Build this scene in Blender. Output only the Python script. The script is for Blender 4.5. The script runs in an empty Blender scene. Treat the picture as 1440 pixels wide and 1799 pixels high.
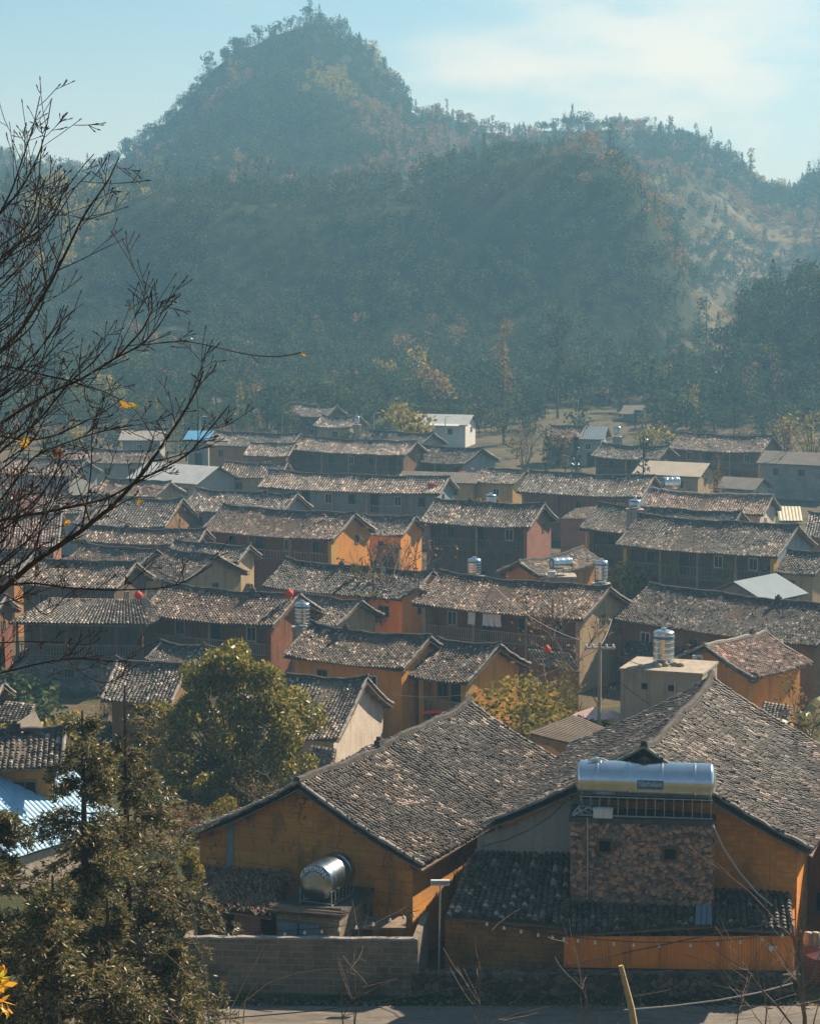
import bpy, math, random
import numpy as np
from mathutils import Vector, Matrix
S=bpy.context.scene
HAZE=.00064
R=math.radians
FPX=3800.0; PITCH=math.atan(414.5/FPX); CZ=27.0
CP,SP=math.cos(PITCH),math.sin(PITCH)
def ray(px,py):
    a=(px-720)/FPX; b=-(py-899.5)/FPX
    return np.array([a, CP+b*SP, -SP+b*CP])
def at(px,py,Y):                       # photo pixel + distance -> world point
    d=ray(px,py); return np.array([0,0,CZ])+d*(Y/d[1])
def atz(px,py,z):                      # photo pixel + height -> world point
    d=ray(px,py); return np.array([0,0,CZ])+d*((z-CZ)/d[2])
def pix(p):
    x,y,z=p[0],p[1],p[2]-CZ
    f=y*CP-z*SP; u=y*SP+z*CP
    return np.array([720+FPX*x/f, 899.5-FPX*u/f])
_GY=[-80,0,10,30,50,58.5,61.5,64.2,64.4,84,102,150,220,300,400]
_GZ=[40,25.3,22.3,14.6,8.2,5.0,4.95,4.95,5.0,5.0,0.6,0,0.5,3.0,9.0]
def g0(Y): return float(np.interp(Y,_GY,_GZ))
# ---------------- camera, world, sun, exposure ----------------
cd=bpy.data.cameras.new('camera'); cam=bpy.data.objects.new('camera',cd); S.collection.objects.link(cam); S.camera=cam
cd.sensor_fit='HORIZONTAL'; cd.sensor_width=36; cd.lens=36*FPX/1440; cd.clip_start=.1; cd.clip_end=6000
cam.location=(0,0,CZ); cam.rotation_euler=(R(90)-PITCH,0,0)
SUN_AZ=R(48); SUN_EL=R(39)            # azimuth to the right of the view direction, behind the village
EXPOSURE=1.2
S.view_settings.view_transform='Standard'; S.view_settings.look='None'; S.view_settings.gamma=1; S.view_settings.exposure=EXPOSURE
S.cycles.use_denoising=True; S.cycles.max_bounces=5; S.cycles.diffuse_bounces=2; S.cycles.glossy_bounces=2
S.cycles.transmission_bounces=2; S.cycles.volume_bounces=0; S.cycles.transparent_max_bounces=4; S.cycles.caustics_reflective=False
S.cycles.sample_clamp_indirect=4; S.cycles.use_adaptive_sampling=True; S.cycles.adaptive_threshold=.02
W=bpy.data.worlds.new("World"); S.world=W; W.use_nodes=True
nt=W.node_tree; nt.nodes.clear(); N=nt.nodes.new; Lk=nt.links.new
out=N('ShaderNodeOutputWorld'); bg=N('ShaderNodeBackground'); sky=N('ShaderNodeTexSky'); sky.sky_type='NISHITA'; sky.sun_disc=False
sky.sun_elevation=SUN_EL; sky.sun_rotation=SUN_AZ; sky.air_density=1.0; sky.dust_density=1.2; sky.ozone_density=1.0; sky.altitude=900
bg.inputs['Strength'].default_value=.053
tc=N('ShaderNodeTexCoord'); mp=N('ShaderNodeMapping'); mp.inputs['Scale'].default_value=(9,9,26); mp.inputs['Location'].default_value=(.4,.0,.1)
nz=N('ShaderNodeTexNoise'); nz.inputs['Scale'].default_value=1.5; nz.inputs['Detail'].default_value=6; nz.inputs['Roughness'].default_value=.52
Lk(tc.outputs['Generated'],mp.inputs[0]); Lk(mp.outputs[0],nz.inputs[0])
def dirmask(px,py,r0,r1,sz=1.0):
    d=ray(px,py); d=d/np.linalg.norm(d)
    s=N('ShaderNodeVectorMath'); s.operation='SUBTRACT'; Lk(tc.outputs['Generated'],s.inputs[0]); s.inputs[1].default_value=tuple(d)
    m=N('ShaderNodeVectorMath'); m.operation='MULTIPLY'; Lk(s.outputs[0],m.inputs[0]); m.inputs[1].default_value=(1,1,sz)
    l=N('ShaderNodeVectorMath'); l.operation='LENGTH'; Lk(m.outputs[0],l.inputs[0])
    q=N('ShaderNodeMapRange'); q.inputs['From Min'].default_value=r0; q.inputs['From Max'].default_value=r1
    q.inputs['To Min'].default_value=1; q.inputs['To Max'].default_value=0; q.interpolation_type='SMOOTHSTEP'; Lk(l.outputs['Value'],q.inputs['Value']); return q
def mth(op,a,b):
    m=N('ShaderNodeMath'); m.operation=op
    for i,x in enumerate((a,b)):
        if isinstance(x,(int,float)): m.inputs[i].default_value=x
        else: Lk(x,m.inputs[i])
    return m.outputs[0]
cl=mth('MULTIPLY',dirmask(1180,110,.0,.15,2.2).outputs[0],.95)
cl2=mth('MULTIPLY',dirmask(900,135,.0,.09,2.2).outputs[0],.9)
cm=mth('MAXIMUM',cl,cl2)
cr=N('ShaderNodeMapRange'); cr.inputs['From Min'].default_value=.42; cr.inputs['From Max'].default_value=.72; cr.interpolation_type='SMOOTHSTEP'
Lk(mth('ADD',nz.outputs['Fac'],mth('MULTIPLY',cm,.12)),cr.inputs['Value'])
cf=mth('MULTIPLY',cr.outputs[0],mth('ADD',mth('MULTIPLY',cm,.9),.08))
grd=N('ShaderNodeSeparateXYZ'); Lk(tc.outputs['Generated'],grd.inputs[0])
hz=N('ShaderNodeMapRange'); hz.inputs['From Min'].default_value=.0; hz.inputs['From Max'].default_value=.16; hz.inputs['To Min'].default_value=.9; hz.inputs['To Max'].default_value=0
hz.interpolation_type='SMOOTHSTEP'; Lk(grd.outputs['Z'],hz.inputs['Value'])
tint=N('ShaderNodeMix'); tint.data_type='RGBA'; tint.blend_type='MULTIPLY'; tint.inputs[0].default_value=1
Lk(sky.outputs[0],tint.inputs[6]); tint.inputs[7].default_value=(.80,.96,.92,1)
m1=N('ShaderNodeMix'); m1.data_type='RGBA'; Lk(hz.outputs[0],m1.inputs[0]); Lk(tint.outputs[2],m1.inputs[6]); m1.inputs[7].default_value=(8.2,7.8,6.9,1)
m2=N('ShaderNodeMix'); m2.data_type='RGBA'; Lk(cf,m2.inputs[0]); Lk(m1.outputs[2],m2.inputs[6]); m2.inputs[7].default_value=(11.2,9.3,7.3,1)
Lk(m2.outputs[2],bg.inputs[0]); Lk(bg.outputs[0],out.inputs[0])
sd=bpy.data.lights.new('sun','SUN'); sd.energy=5.0; sd.angle=R(.5); sd.color=(1,.83,.62)
so=bpy.data.objects.new('sun',sd); S.collection.objects.link(so)
SV=Vector((math.cos(SUN_EL)*math.sin(SUN_AZ),math.cos(SUN_EL)*math.cos(SUN_AZ),math.sin(SUN_EL)))
so.rotation_euler=SV.to_track_quat('Z','Y').to_euler(); so.location=(60,60,120)

# ---------------- helpers ----------------
COL=S.collection
def link(o,parent=None):
    COL.objects.link(o)
    if parent: o.parent=parent
    return o
def tag(o,label=None,cat=None,group=None,kind=None):
    if label: o['label']=label
    if cat: o['category']=cat
    if group: o['group']=group
    if kind: o['kind']=kind
    return o
def empty(name,loc=(0,0,0),rz=0,label=None,cat=None,group=None):
    o=bpy.data.objects.new(name,None); link(o); o.location=tuple(loc); o.rotation_euler=(0,0,rz); o.empty_display_size=.3
    return tag(o,label,cat,group)
def npmesh(name,V,F,mat,parent=None,uv=None,smooth=False,mi=None,attr=None):
    V=np.asarray(V,dtype=np.float32); F=np.asarray(F,dtype=np.int32); k=F.shape[1]; m=F.shape[0]
    me=bpy.data.meshes.new(name); me.vertices.add(len(V)); me.vertices.foreach_set('co',V.ravel())
    me.loops.add(m*k); me.loops.foreach_set('vertex_index',F.ravel()); me.polygons.add(m)
    me.polygons.foreach_set('loop_start',np.arange(0,m*k,k,dtype=np.int32))
    if mi is not None: me.polygons.foreach_set('material_index',np.asarray(mi,dtype=np.int32))
    me.polygons.foreach_set('use_smooth',np.full(m,smooth))
    if uv is not None:
        l=me.uv_layers.new(name='UVMap'); l.data.foreach_set('uv',np.asarray(uv,dtype=np.float32)[F.ravel()].ravel())
    for mm in (mat if isinstance(mat,(list,tuple)) else [mat]): me.materials.append(mm)
    me.update(calc_edges=True)
    return link(bpy.data.objects.new(name,me),parent)
class MB:
    def __init__(s): s.v=[]; s.f=[]
    def add(s,vs,fs):
        n=len(s.v); s.v+= [tuple(map(float,v)) for v in vs]; s.f+=[tuple(i+n for i in f) for f in fs]; return s
    def box(s,x0,y0,z0,x1,y1,z1,rz=0,c=(0,0)):
        vs=[(x,y,z) for z in(z0,z1) for y in(y0,y1) for x in(x0,x1)]
        if rz:
            ca,sa=math.cos(rz),math.sin(rz); vs=[(c[0]+(x-c[0])*ca-(y-c[1])*sa,c[1]+(x-c[0])*sa+(y-c[1])*ca,z) for x,y,z in vs]
        return s.add(vs,[(0,2,3,1),(4,5,7,6),(0,1,5,4),(2,6,7,3),(0,4,6,2),(1,3,7,5)])
    def tube(s,P,r,n=6,cap=True):
        P=[Vector(p) for p in P]; rr=r if isinstance(r,(list,tuple)) else [r]*len(P)
        b=len(s.v); up=None
        for i,p in enumerate(P):
            t=(P[min(i+1,len(P)-1)]-P[max(i-1,0)])
            if t.length<1e-9: t=Vector((0,0,1))
            t.normalize()
            if up is None: up=t.orthogonal()
            up=(up-t*up.dot(t))
            if up.length<1e-6: up=t.orthogonal()
            up.normalize(); w=t.cross(up)
            for j in range(n):
                a=2*math.pi*j/n; q=p+(up*math.cos(a)+w*math.sin(a))*rr[i]; s.v.append((q.x,q.y,q.z))
        for i in range(len(P)-1):
            for j in range(n):
                j2=(j+1)%n; s.f.append((b+i*n+j,b+i*n+j2,b+(i+1)*n+j2,b+(i+1)*n+j))
        if cap:
            s.f.append(tuple(b+j for j in range(n))[::-1]); e=b+(len(P)-1)*n; s.f.append(tuple(e+j for j in range(n)))
        return s
    def lathe(s,prof,n=20,M=None):
        b=len(s.v)
        for r,z in prof:
            for j in range(n):
                a=2*math.pi*j/n; q=Vector((r*math.cos(a),r*math.sin(a),z))
                if M: q=M@q
                s.v.append(tuple(q))
        for i in range(len(prof)-1):
            for j in range(n):
                j2=(j+1)%n; s.f.append((b+i*n+j,b+i*n+j2,b+(i+1)*n+j2,b+(i+1)*n+j))
        s.f.append(tuple(b+j for j in range(n))[::-1]); e=b+(len(prof)-1)*n; s.f.append(tuple(e+j for j in range(n)))
        return s
    def build(s,name,mat,parent=None,smooth=False):
        me=bpy.data.meshes.new(name); me.from_pydata(s.v,[],s.f)
        for mm in (mat if isinstance(mat,(list,tuple)) else [mat]): me.materials.append(mm)
        if smooth: me.polygons.foreach_set('use_smooth',[True]*len(me.polygons))
        me.update(); return link(bpy.data.objects.new(name,me),parent)
def hash2(ix,iy,seed=0):
    v=(ix.astype(np.int64)*374761393+iy.astype(np.int64)*668265263+seed*974634777)&0xffffffff
    v=((v^(v>>13))*1274126177)&0xffffffff; v=v^(v>>16); return (v&0xffffff)/float(0xffffff)
def vnoise(x,y,seed=0,oct=3):
    x=np.asarray(x,float); y=np.asarray(y,float); t=0; a=1; n=0
    for o in range(oct):
        ix=np.floor(x); iy=np.floor(y); fx=x-ix; fy=y-iy; fx=fx*fx*(3-2*fx); fy=fy*fy*(3-2*fy)
        v=(hash2(ix,iy,seed+o)*(1-fx)+hash2(ix+1,iy,seed+o)*fx)*(1-fy)+(hash2(ix,iy+1,seed+o)*(1-fx)+hash2(ix+1,iy+1,seed+o)*fx)*fy
        t=t+a*(v*2-1); n+=a; a*=.5; x=x*2.03+5.1; y=y*2.03+1.7
    return t/n

# ---------------- materials ----------------
class NT:
    def __init__(s,name,rough=.8,metal=0,spec=.3):
        m=bpy.data.materials.new(name); m.use_nodes=True; s.m=m; s.t=m.node_tree; s.b=s.t.nodes['Principled BSDF']
        s.b.inputs['Roughness'].default_value=rough; s.b.inputs['Metallic'].default_value=metal; s.b.inputs['Specular IOR Level'].default_value=spec
        s.tc=None
    def n(s,t,**k):
        x=s.t.nodes.new('ShaderNode'+t)
        for a,b in k.items(): setattr(x,a,b)
        return x
    def l(s,a,b): s.t.links.new(a,b)
    def co(s,kind='Object',scale=(1,1,1)):
        t=s.n('TexCoord'); m=s.n('Mapping'); m.inputs['Scale'].default_value=scale; s.l(t.outputs[kind],m.inputs[0]); return m.outputs[0]
    def noise(s,vec,scale,detail=4,rough=.55):
        x=s.n('TexNoise'); x.inputs['Scale'].default_value=scale; x.inputs['Detail'].default_value=detail; x.inputs['Roughness'].default_value=rough; s.l(vec,x.inputs['Vector']); return x.outputs['Fac']
    def ramp(s,fac,stops,interp='LINEAR'):
        r=s.n('ValToRGB'); e=r.color_ramp.elements; r.color_ramp.interpolation=interp
        while len(e)<len(stops): e.new(.5)
        for i,(p,c) in enumerate(stops):
            e[i].position=p; e[i].color=(*c,1) if isinstance(c,tuple) else (c,c,c,1)
        s.l(fac,r.inputs[0]); return r.outputs[0]
    def mix(s,fac,a,b,mode='MIX'):
        x=s.n('Mix',data_type='RGBA',blend_type=mode)
        for i,v in ((0,fac),(6,a),(7,b)):
            if hasattr(v,'links'): s.l(v,x.inputs[i])
            else: x.inputs[i].default_value=v if not isinstance(v,tuple) else (*v,1)
        return x.outputs[2]
    def bump(s,h,strength=.5,dist=.03):
        b=s.n('Bump'); b.inputs['Strength'].default_value=strength; b.inputs['Distance'].default_value=dist; s.l(h,b.inputs['Height']); s.l(b.outputs[0],s.b.inputs['Normal'])
    def color(s,c):
        if hasattr(c,'links'): s.l(c,s.b.inputs['Base Color'])
        else: s.b.inputs['Base Color'].default_value=(*c,1)
        return s.m
def tile_mat(name,dark,mid,light,pos=(.0,.38,.78,1)):
    t=NT(name,rough=.62,spec=.35)
    uv=t.n('UVMap'); fl=t.n('VectorMath',operation='FLOOR'); t.l(uv.outputs[0],fl.inputs[0])
    oi=t.n('ObjectInfo'); ad=t.n('VectorMath',operation='ADD'); t.l(fl.outputs[0],ad.inputs[0])
    sc=t.n('Math',operation='MULTIPLY'); sc.inputs[1].default_value=97; t.l(oi.outputs['Random'],sc.inputs[0]); t.l(sc.outputs[0],ad.inputs[1])
    wn=t.n('TexWhiteNoise',noise_dimensions='3D'); t.l(ad.outputs[0],wn.inputs['Vector'])
    v=t.co('Object'); big=t.noise(v,.55,5,.6); fine=t.noise(v,9,3,.6)
    a=t.n('Math',operation='MULTIPLY_ADD'); a.inputs[1].default_value=1.0; t.l(big,a.inputs[0]); a.inputs[2].default_value=-.5
    b=t.n('Math',operation='ADD'); t.l(wn.outputs['Value'],b.inputs[0]); t.l(a.outputs[0],b.inputs[1])
    c=t.ramp(b.outputs[0],[(-.0,dark),(.2,tuple(x*.8 for x in mid)),(.86,tuple(x*1.3 for x in mid)),(1,light)])
    lich=t.ramp(fine,[(.64,0.0),(.74,1.0)])
    c2=t.mix(lich,c,tuple(min(1,x*1.5) for x in light))
    c=t.mix(.16,c,c2); pt=t.noise(v,.28,5,.65); c=t.mix(t.ramp(pt,[(.40,0.0),(.62,.8)]),c,t.mix(1.0,c,(1.15,.97,.84),'MULTIPLY')); pt2=t.noise(t.co('Object',(1.3,.5,.5)),.8,5,.7); c=t.mix(t.ramp(pt2,[(.54,0.0),(.68,.7)]),c,t.mix(1.0,c,(.42,.46,.42),'MULTIPLY')); r=t.mix(.5,c,t.ramp(fine,[(.3,.6),(.7,1.35)]),'MULTIPLY')
    t.color(r); return t.m
M={}
M['t_dark']=tile_mat('old dark roof tile',(.026,.023,.021),(.090,.077,.066),(.40,.35,.30))
M['t_mix']=tile_mat('weathered roof tile',(.032,.026,.022),(.110,.085,.068),(.58,.47,.37))
M['t_brown']=tile_mat('brown roof tile',(.034,.024,.020),(.115,.078,.060),(.52,.40,.31))
M['t_light']=tile_mat('pale roof tile',(.055,.046,.039),(.20,.16,.13),(.62,.52,.43))
M['t_grey']=tile_mat('grey roof tile',(.038,.034,.031),(.120,.104,.090),(.58,.50,.42))
M['t_pink']=tile_mat('pinkish roof tile',(.07,.05,.042),(.25,.175,.14),(.70,.54,.44))
def metal_mat(name,c,c2,rough=.5,metal=.15):
    t=NT(name,rough=rough,metal=metal); v=t.co('Object',(1,1,1)); n=t.noise(v,.8,6,.65); st=t.noise(t.co('Object',(6,.5,.5)),1,3)
    t.color(t.mix(.4,t.ramp(n,[(.35,c),(.7,c2)]),t.ramp(st,[(.3,c2),(.7,c)]))); t.bump(t.noise(v,2,2),.2,.05); return t.m
M['m_white']=metal_mat('white sheet',(.62,.62,.60),(.42,.41,.38)); M['m_cream']=metal_mat('cream sheet',(.66,.56,.42),(.52,.40,.28))
M['m_blue']=metal_mat('blue sheet',(.10,.36,.62),(.16,.42,.60)); M['m_bluegrey']=metal_mat('blue grey sheet',(.13,.18,.22),(.19,.24,.28),.75,.0)
M['m_old']=metal_mat('old fibre cement sheet',(.16,.135,.115),(.27,.225,.185),.9,0); M['m_grey']=metal_mat('dull grey sheet',(.30,.27,.24),(.40,.36,.32),.7,0)
M['m_paleblue']=metal_mat('pale blue sheet',(.24,.46,.64),(.36,.56,.72),.55,.05)
def plaster(name,c,c2,dirt,sc=.7,rough=.92,streak=.5,bump=.25):
    t=NT(name,rough=rough,spec=.15); v=t.co('Object'); n=t.noise(v,sc,6,.62); base=t.ramp(n,[(.3,c),(.7,c2)])
    s=t.noise(t.co('Object',(3.2,3.2,.35)),1,5,.6); base=t.mix(t.ramp(s,[(.50,0.0),(.72,streak)]),base,dirt)
    f=t.noise(v,7,5,.7); base=t.mix(.45,base,t.ramp(f,[(.25,.65),(.7,1.2)]),'MULTIPLY')
    t.bump(f,bump,.04); return t.color(base)
M['ochre']=plaster('ochre plaster',(.72,.31,.065),(.58,.24,.055),(.26,.13,.05),streak=.5)
M['ochre_pale']=plaster('pale yellow plaster',(.60,.36,.12),(.52,.30,.10),(.30,.18,.08))
M['ochre_dull']=plaster('dull ochre plaster',(.48,.22,.07),(.36,.18,.07),(.12,.075,.045))
M['beige']=plaster('beige plaster',(.46,.33,.19),(.34,.25,.155),(.13,.11,.08),streak=.6)
M['whitewash']=plaster('flaking whitewash',(.60,.52,.44),(.46,.38,.31),(.22,.15,.10),1.4,streak=.6,bump=.6)
M['white_wall']=plaster('white paint',(.72,.70,.65),(.64,.62,.57),(.36,.34,.30))
M['bluewash']=plaster('blue grey lime wash',(.26,.31,.33),(.19,.23,.25),(.09,.10,.11),streak=.6)
M['grey_plaster']=plaster('grey cement render',(.34,.33,.30),(.26,.26,.24),(.15,.15,.14))
M['mud_dark']=plaster('brown mud wall',(.26,.145,.07),(.18,.105,.055),(.06,.045,.03))
M['wood_red']=plaster('red brown timber',(.27,.105,.055),(.18,.075,.042),(.045,.025,.02),1.5,streak=.7)
M['wood_dark']=plaster('dark timber',(.17,.115,.08),(.11,.08,.06),(.02,.018,.016),1.5)
M['wood_old']=plaster('old grey timber',(.27,.20,.14),(.17,.13,.095),(.06,.05,.04),2)
M['wood_pale']=plaster('weathered pale timber',(.42,.30,.19),(.30,.21,.135),(.12,.09,.06),2)
M['concrete']=plaster('stained concrete',(.40,.34,.27),(.31,.27,.22),(.13,.11,.09),1.1,streak=.75,bump=.4)
M['mortar']=plaster('pale mortar',(.36,.33,.29),(.24,.22,.20),(.10,.10,.09),3,bump=.8)
M['mortar_dark']=plaster('mossy ridge mortar',(.11,.10,.09),(.06,.058,.055),(.03,.03,.03),3,bump=.8)
def mudwall():
    t=NT('cracked rammed earth',rough=.95,spec=.1); v=t.co('Object'); n=t.noise(v,.6,6,.6)
    base=t.ramp(n,[(.28,(.50,.21,.052)),(.5,(.66,.30,.078)),(.75,(.46,.24,.09))])
    lay=t.noise(t.co('Object',(.25,.25,3.2)),1,4,.6); base=t.mix(.35,base,t.ramp(lay,[(.3,.6),(.65,1.2)]),'MULTIPLY')
    vo=t.n('TexVoronoi',feature='DISTANCE_TO_EDGE'); vo.inputs['Scale'].default_value=.62
    w=t.n('VectorMath',operation='ADD'); nn=t.n('TexNoise'); nn.inputs['Scale'].default_value=2.2; nn.inputs['Detail'].default_value=5; t.l(v,nn.inputs['Vector'])
    sc=t.n('VectorMath',operation='SCALE'); sc.inputs['Scale'].default_value=.9; t.l(nn.outputs['Color'],sc.inputs[0]); mm=t.co('Object',(1,1,.45)); t.l(mm,w.inputs[0]); t.l(sc.outputs[0],w.inputs[1]); t.l(w.outputs[0],vo.inputs['Vector'])
    cr=t.ramp(vo.outputs['Distance'],[(.0,0.0),(.014,1.0)])
    msk=t.ramp(t.noise(v,.45,2),[(.47,1.0),(.56,0.0)]); cr2=t.mix(msk,cr,(1.,1.,1.))
    sp=t.n('SeparateXYZ'); t.l(v,sp.inputs[0]); ad=t.n('Math',operation='ADD'); t.l(sp.outputs['X'],ad.inputs[0]); t.l(sp.outputs['Y'],ad.inputs[1]); cb=t.n('CombineXYZ'); t.l(ad.outputs[0],cb.inputs['X']); t.l(sp.outputs['Z'],cb.inputs['Y'])
    s2=t.n('VectorMath',operation='SCALE'); s2.inputs['Scale'].default_value=.10; t.l(nn.outputs['Color'],s2.inputs[0]); v2=t.n('VectorMath',operation='ADD'); t.l(cb.outputs[0],v2.inputs[0]); t.l(s2.outputs[0],v2.inputs[1])
    bk=t.n('TexBrick'); bk.inputs['Scale'].default_value=1; bk.inputs['Brick Width'].default_value=1.1; bk.inputs['Row Height'].default_value=.42; bk.inputs['Mortar Size'].default_value=.014; bk.inputs['Color1'].default_value=(1,1,1,1); bk.inputs['Color2'].default_value=(.84,.86,.9,1); bk.inputs['Mortar'].default_value=(.55,.5,.45,1); t.l(v2.outputs[0],bk.inputs['Vector']); base=t.mix(.75,base,bk.outputs['Color'],'MULTIPLY')
    dk=t.noise(t.co('Object',(1,1,.6)),.9,6,.7); base=t.mix(t.ramp(dk,[(.52,0.0),(.66,.75)]),base,(.17,.10,.05))
    base=t.mix(cr2,(.05,.03,.018),base); f=t.noise(v,12,4,.7); base=t.mix(.4,base,t.ramp(f,[(.3,.6),(.7,1.25)]),'MULTIPLY')
    t.bump(t.mix(.4,cr2,f),.6,.05); return t.color(base)
M['ochre_mud']=mudwall()
def brickm(name,c1,c2,mortar,w,h,ms=.012,bump=.6,sq=.5,dirt=None,axis='Object',noise_amt=.35):
    t=NT(name,rough=.92,spec=.15); tcn=t.n('TexCoord'); sp=t.n('SeparateXYZ'); t.l(tcn.outputs['Object'],sp.inputs[0])
    ad=t.n('Math',operation='ADD'); t.l(sp.outputs['X'],ad.inputs[0]); t.l(sp.outputs['Y'],ad.inputs[1])
    cb=t.n('CombineXYZ'); t.l(ad.outputs[0],cb.inputs['X']); t.l(sp.outputs['Z'],cb.inputs['Y'])
    nn=t.n('TexNoise'); nn.inputs['Scale'].default_value=1.3; nn.inputs['Detail'].default_value=3; t.l(tcn.outputs['Object'],nn.inputs['Vector'])
    sc=t.n('VectorMath',operation='SCALE'); sc.inputs['Scale'].default_value=.07; t.l(nn.outputs['Color'],sc.inputs[0]); va=t.n('VectorMath',operation='ADD'); t.l(cb.outputs[0],va.inputs[0]); t.l(sc.outputs[0],va.inputs[1])
    b=t.n('TexBrick'); b.inputs['Scale'].default_value=1; b.inputs['Brick Width'].default_value=w; b.inputs['Row Height'].default_value=h; b.inputs['Mortar Size'].default_value=ms
    b.inputs['Color1'].default_value=(*c1,1); b.inputs['Color2'].default_value=(*c2,1); b.inputs['Mortar'].default_value=(*mortar,1); b.inputs['Mortar Smooth'].default_value=.3
    t.l(va.outputs[0],b.inputs['Vector']); v=t.co('Object'); f=t.noise(v,6,6,.7); g=t.noise(v,.7,5,.6)
    c=t.mix(noise_amt,b.outputs['Color'],t.ramp(f,[(.25,.4),(.7,1.5)]),'MULTIPLY'); c=t.mix(t.ramp(g,[(.48,0.0),(.68,.75)]),c,dirt or tuple(x*.4 for x in c1))
    inv=t.n('Invert'); t.l(b.outputs['Fac'],inv.inputs['Color']); t.bump(t.mix(.3,inv.outputs[0],f),bump,.03); return t.color(c)
M['brick']=brickm('red brick',(.34,.13,.08),(.26,.10,.06),(.30,.25,.21),.24,.09,dirt=(.22,.12,.09))
M['blockwork']=brickm('grey block wall',(.27,.27,.26),(.22,.22,.22),(.36,.35,.33),.42,.22)
M['fence_block']=brickm('old fence block',(.25,.19,.135),(.17,.135,.10),(.28,.24,.19),.40,.21,.018,dirt=(.05,.045,.035))
M['ochre_brick']=brickm('painted mud brick',(.66,.27,.06),(.56,.225,.05),(.48,.21,.06),.40,.17,.012,.5,dirt=(.22,.11,.045),noise_amt=.3)
M['lean_brick']=brickm('mud brick low wall',(.46,.20,.065),(.32,.16,.06),(.24,.13,.055),.38,.16,.014,.6,dirt=(.08,.055,.035))
def rubble(name,scale,cols,gap=(.05,.042,.036),msq=.05):
    t=NT(name,rough=.85,spec=.2); m=t.co('Object',(1,1,1.25)); nn=t.n('TexNoise'); nn.inputs['Scale'].default_value=2.5; nn.inputs['Detail'].default_value=3; t.l(m,nn.inputs['Vector'])
    sc=t.n('VectorMath',operation='SCALE'); sc.inputs['Scale'].default_value=.22; t.l(nn.outputs['Color'],sc.inputs[0]); va=t.n('VectorMath',operation='ADD'); t.l(m,va.inputs[0]); t.l(sc.outputs[0],va.inputs[1])
    a=t.n('TexVoronoi'); a.inputs['Scale'].default_value=scale; t.l(va.outputs[0],a.inputs['Vector']); e=t.n('TexVoronoi',feature='DISTANCE_TO_EDGE'); e.inputs['Scale'].default_value=scale; t.l(va.outputs[0],e.inputs['Vector'])
    sp=t.n('SeparateColor'); t.l(a.outputs['Color'],sp.inputs[0]); c=t.ramp(sp.outputs[0],cols); f=t.noise(m,14,4,.7)
    c=t.mix(.5,c,t.ramp(f,[(.3,.5),(.7,1.4)]),'MULTIPLY'); ed=t.ramp(e.outputs['Distance'],[(.0,0.0),(msq,1.0)]); c=t.mix(ed,gap,c)
    t.bump(t.mix(.25,ed,f),.9,.08); return t.color(c)
M['rubble']=rubble('rubble stone masonry',5.2,[(0,(.13,.10,.09)),(.3,(.25,.18,.155)),(.6,(.34,.25,.21)),(.82,(.43,.31,.24)),(.93,(.60,.28,.13)),(1,(.56,.46,.39))])
M['drystone']=rubble('dry stone retaining wall',4.2,[(0,(.05,.045,.038)),(.5,(.10,.085,.068)),(.85,(.16,.13,.10)),(1,(.22,.14,.09))],(.015,.014,.012))
M['palestone']=rubble('grey stone basement',2.8,[(0,(.09,.09,.085)),(.5,(.16,.155,.145)),(1,(.26,.24,.22))],(.05,.05,.045))
def flat(name,c,rough=.6,metal=0,spec=.3):
    t=NT(name,rough=rough,metal=metal,spec=spec); v=t.co('Object'); n=t.noise(v,4,4,.6)
    t.color(t.mix(.35,c,t.ramp(n,[(.3,.6),(.7,1.3)]),'MULTIPLY')); return t.m
M['dark']=flat('dark interior',(.012,.012,.013),.9); M['glass']=flat('window glass',(.05,.06,.07),.12,0,.6)
M['whitepaint']=flat('white paint wood',(.62,.60,.56)); M['green']=flat('green paint',(.10,.22,.18)); M['red']=flat('red cloth',(.75,.03,.02),.7)
M['yellow']=flat('yellow cloth',(.8,.6,.05),.7); M['cloth']=flat('white cloth',(.75,.74,.76),.9); M['black']=flat('black rubber',(.02,.02,.02),.5)
M['wire']=flat('black cable',(.02,.02,.022),.6); M['wire_pale']=flat('pale cable',(.42,.38,.33),.5); M['pink']=flat('faded pink cover',(.62,.40,.36),.8)  # two cable tones, one black and one pale
M['pillar']=plaster('yellow painted pillar',(.55,.33,.09),(.48,.28,.08),(.26,.16,.06))
def steel():
    t=NT('polished stainless steel',rough=.24,metal=1); v=t.co('Object'); n=t.noise(v,2,4); t.color(t.ramp(n,[(.3,(.50,.56,.60)),(.7,(.66,.71,.74))])); t.bump(t.noise(v,3,2),.06,.05); return t.m
M['steel']=steel(); M['steel_dull']=flat('dull blue grey steel',(.30,.37,.42),.30,1); M['steelframe']=flat('galvanised frame',(.42,.42,.41),.45,.5); M['tankblue']=flat('blue tank label',(.05,.16,.27),.45)  # second steel is a darker, bluish tone for the end-on tank
def sheet_orange():
    t=NT('orange painted profiled sheet',rough=.5); v=t.co('Object'); n=t.noise(v,.5,5,.6)
    c=t.ramp(n,[(.3,(.74,.23,.04)),(.6,(.84,.31,.055)),(.8,(.66,.23,.05))]); f=t.noise(t.co('Object',(3,3,.4)),1,4); c=t.mix(t.ramp(f,[(.5,0.0),(.75,.6)]),c,(.18,.075,.03)); return t.color(c)
M['sheet']=sheet_orange()
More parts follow.
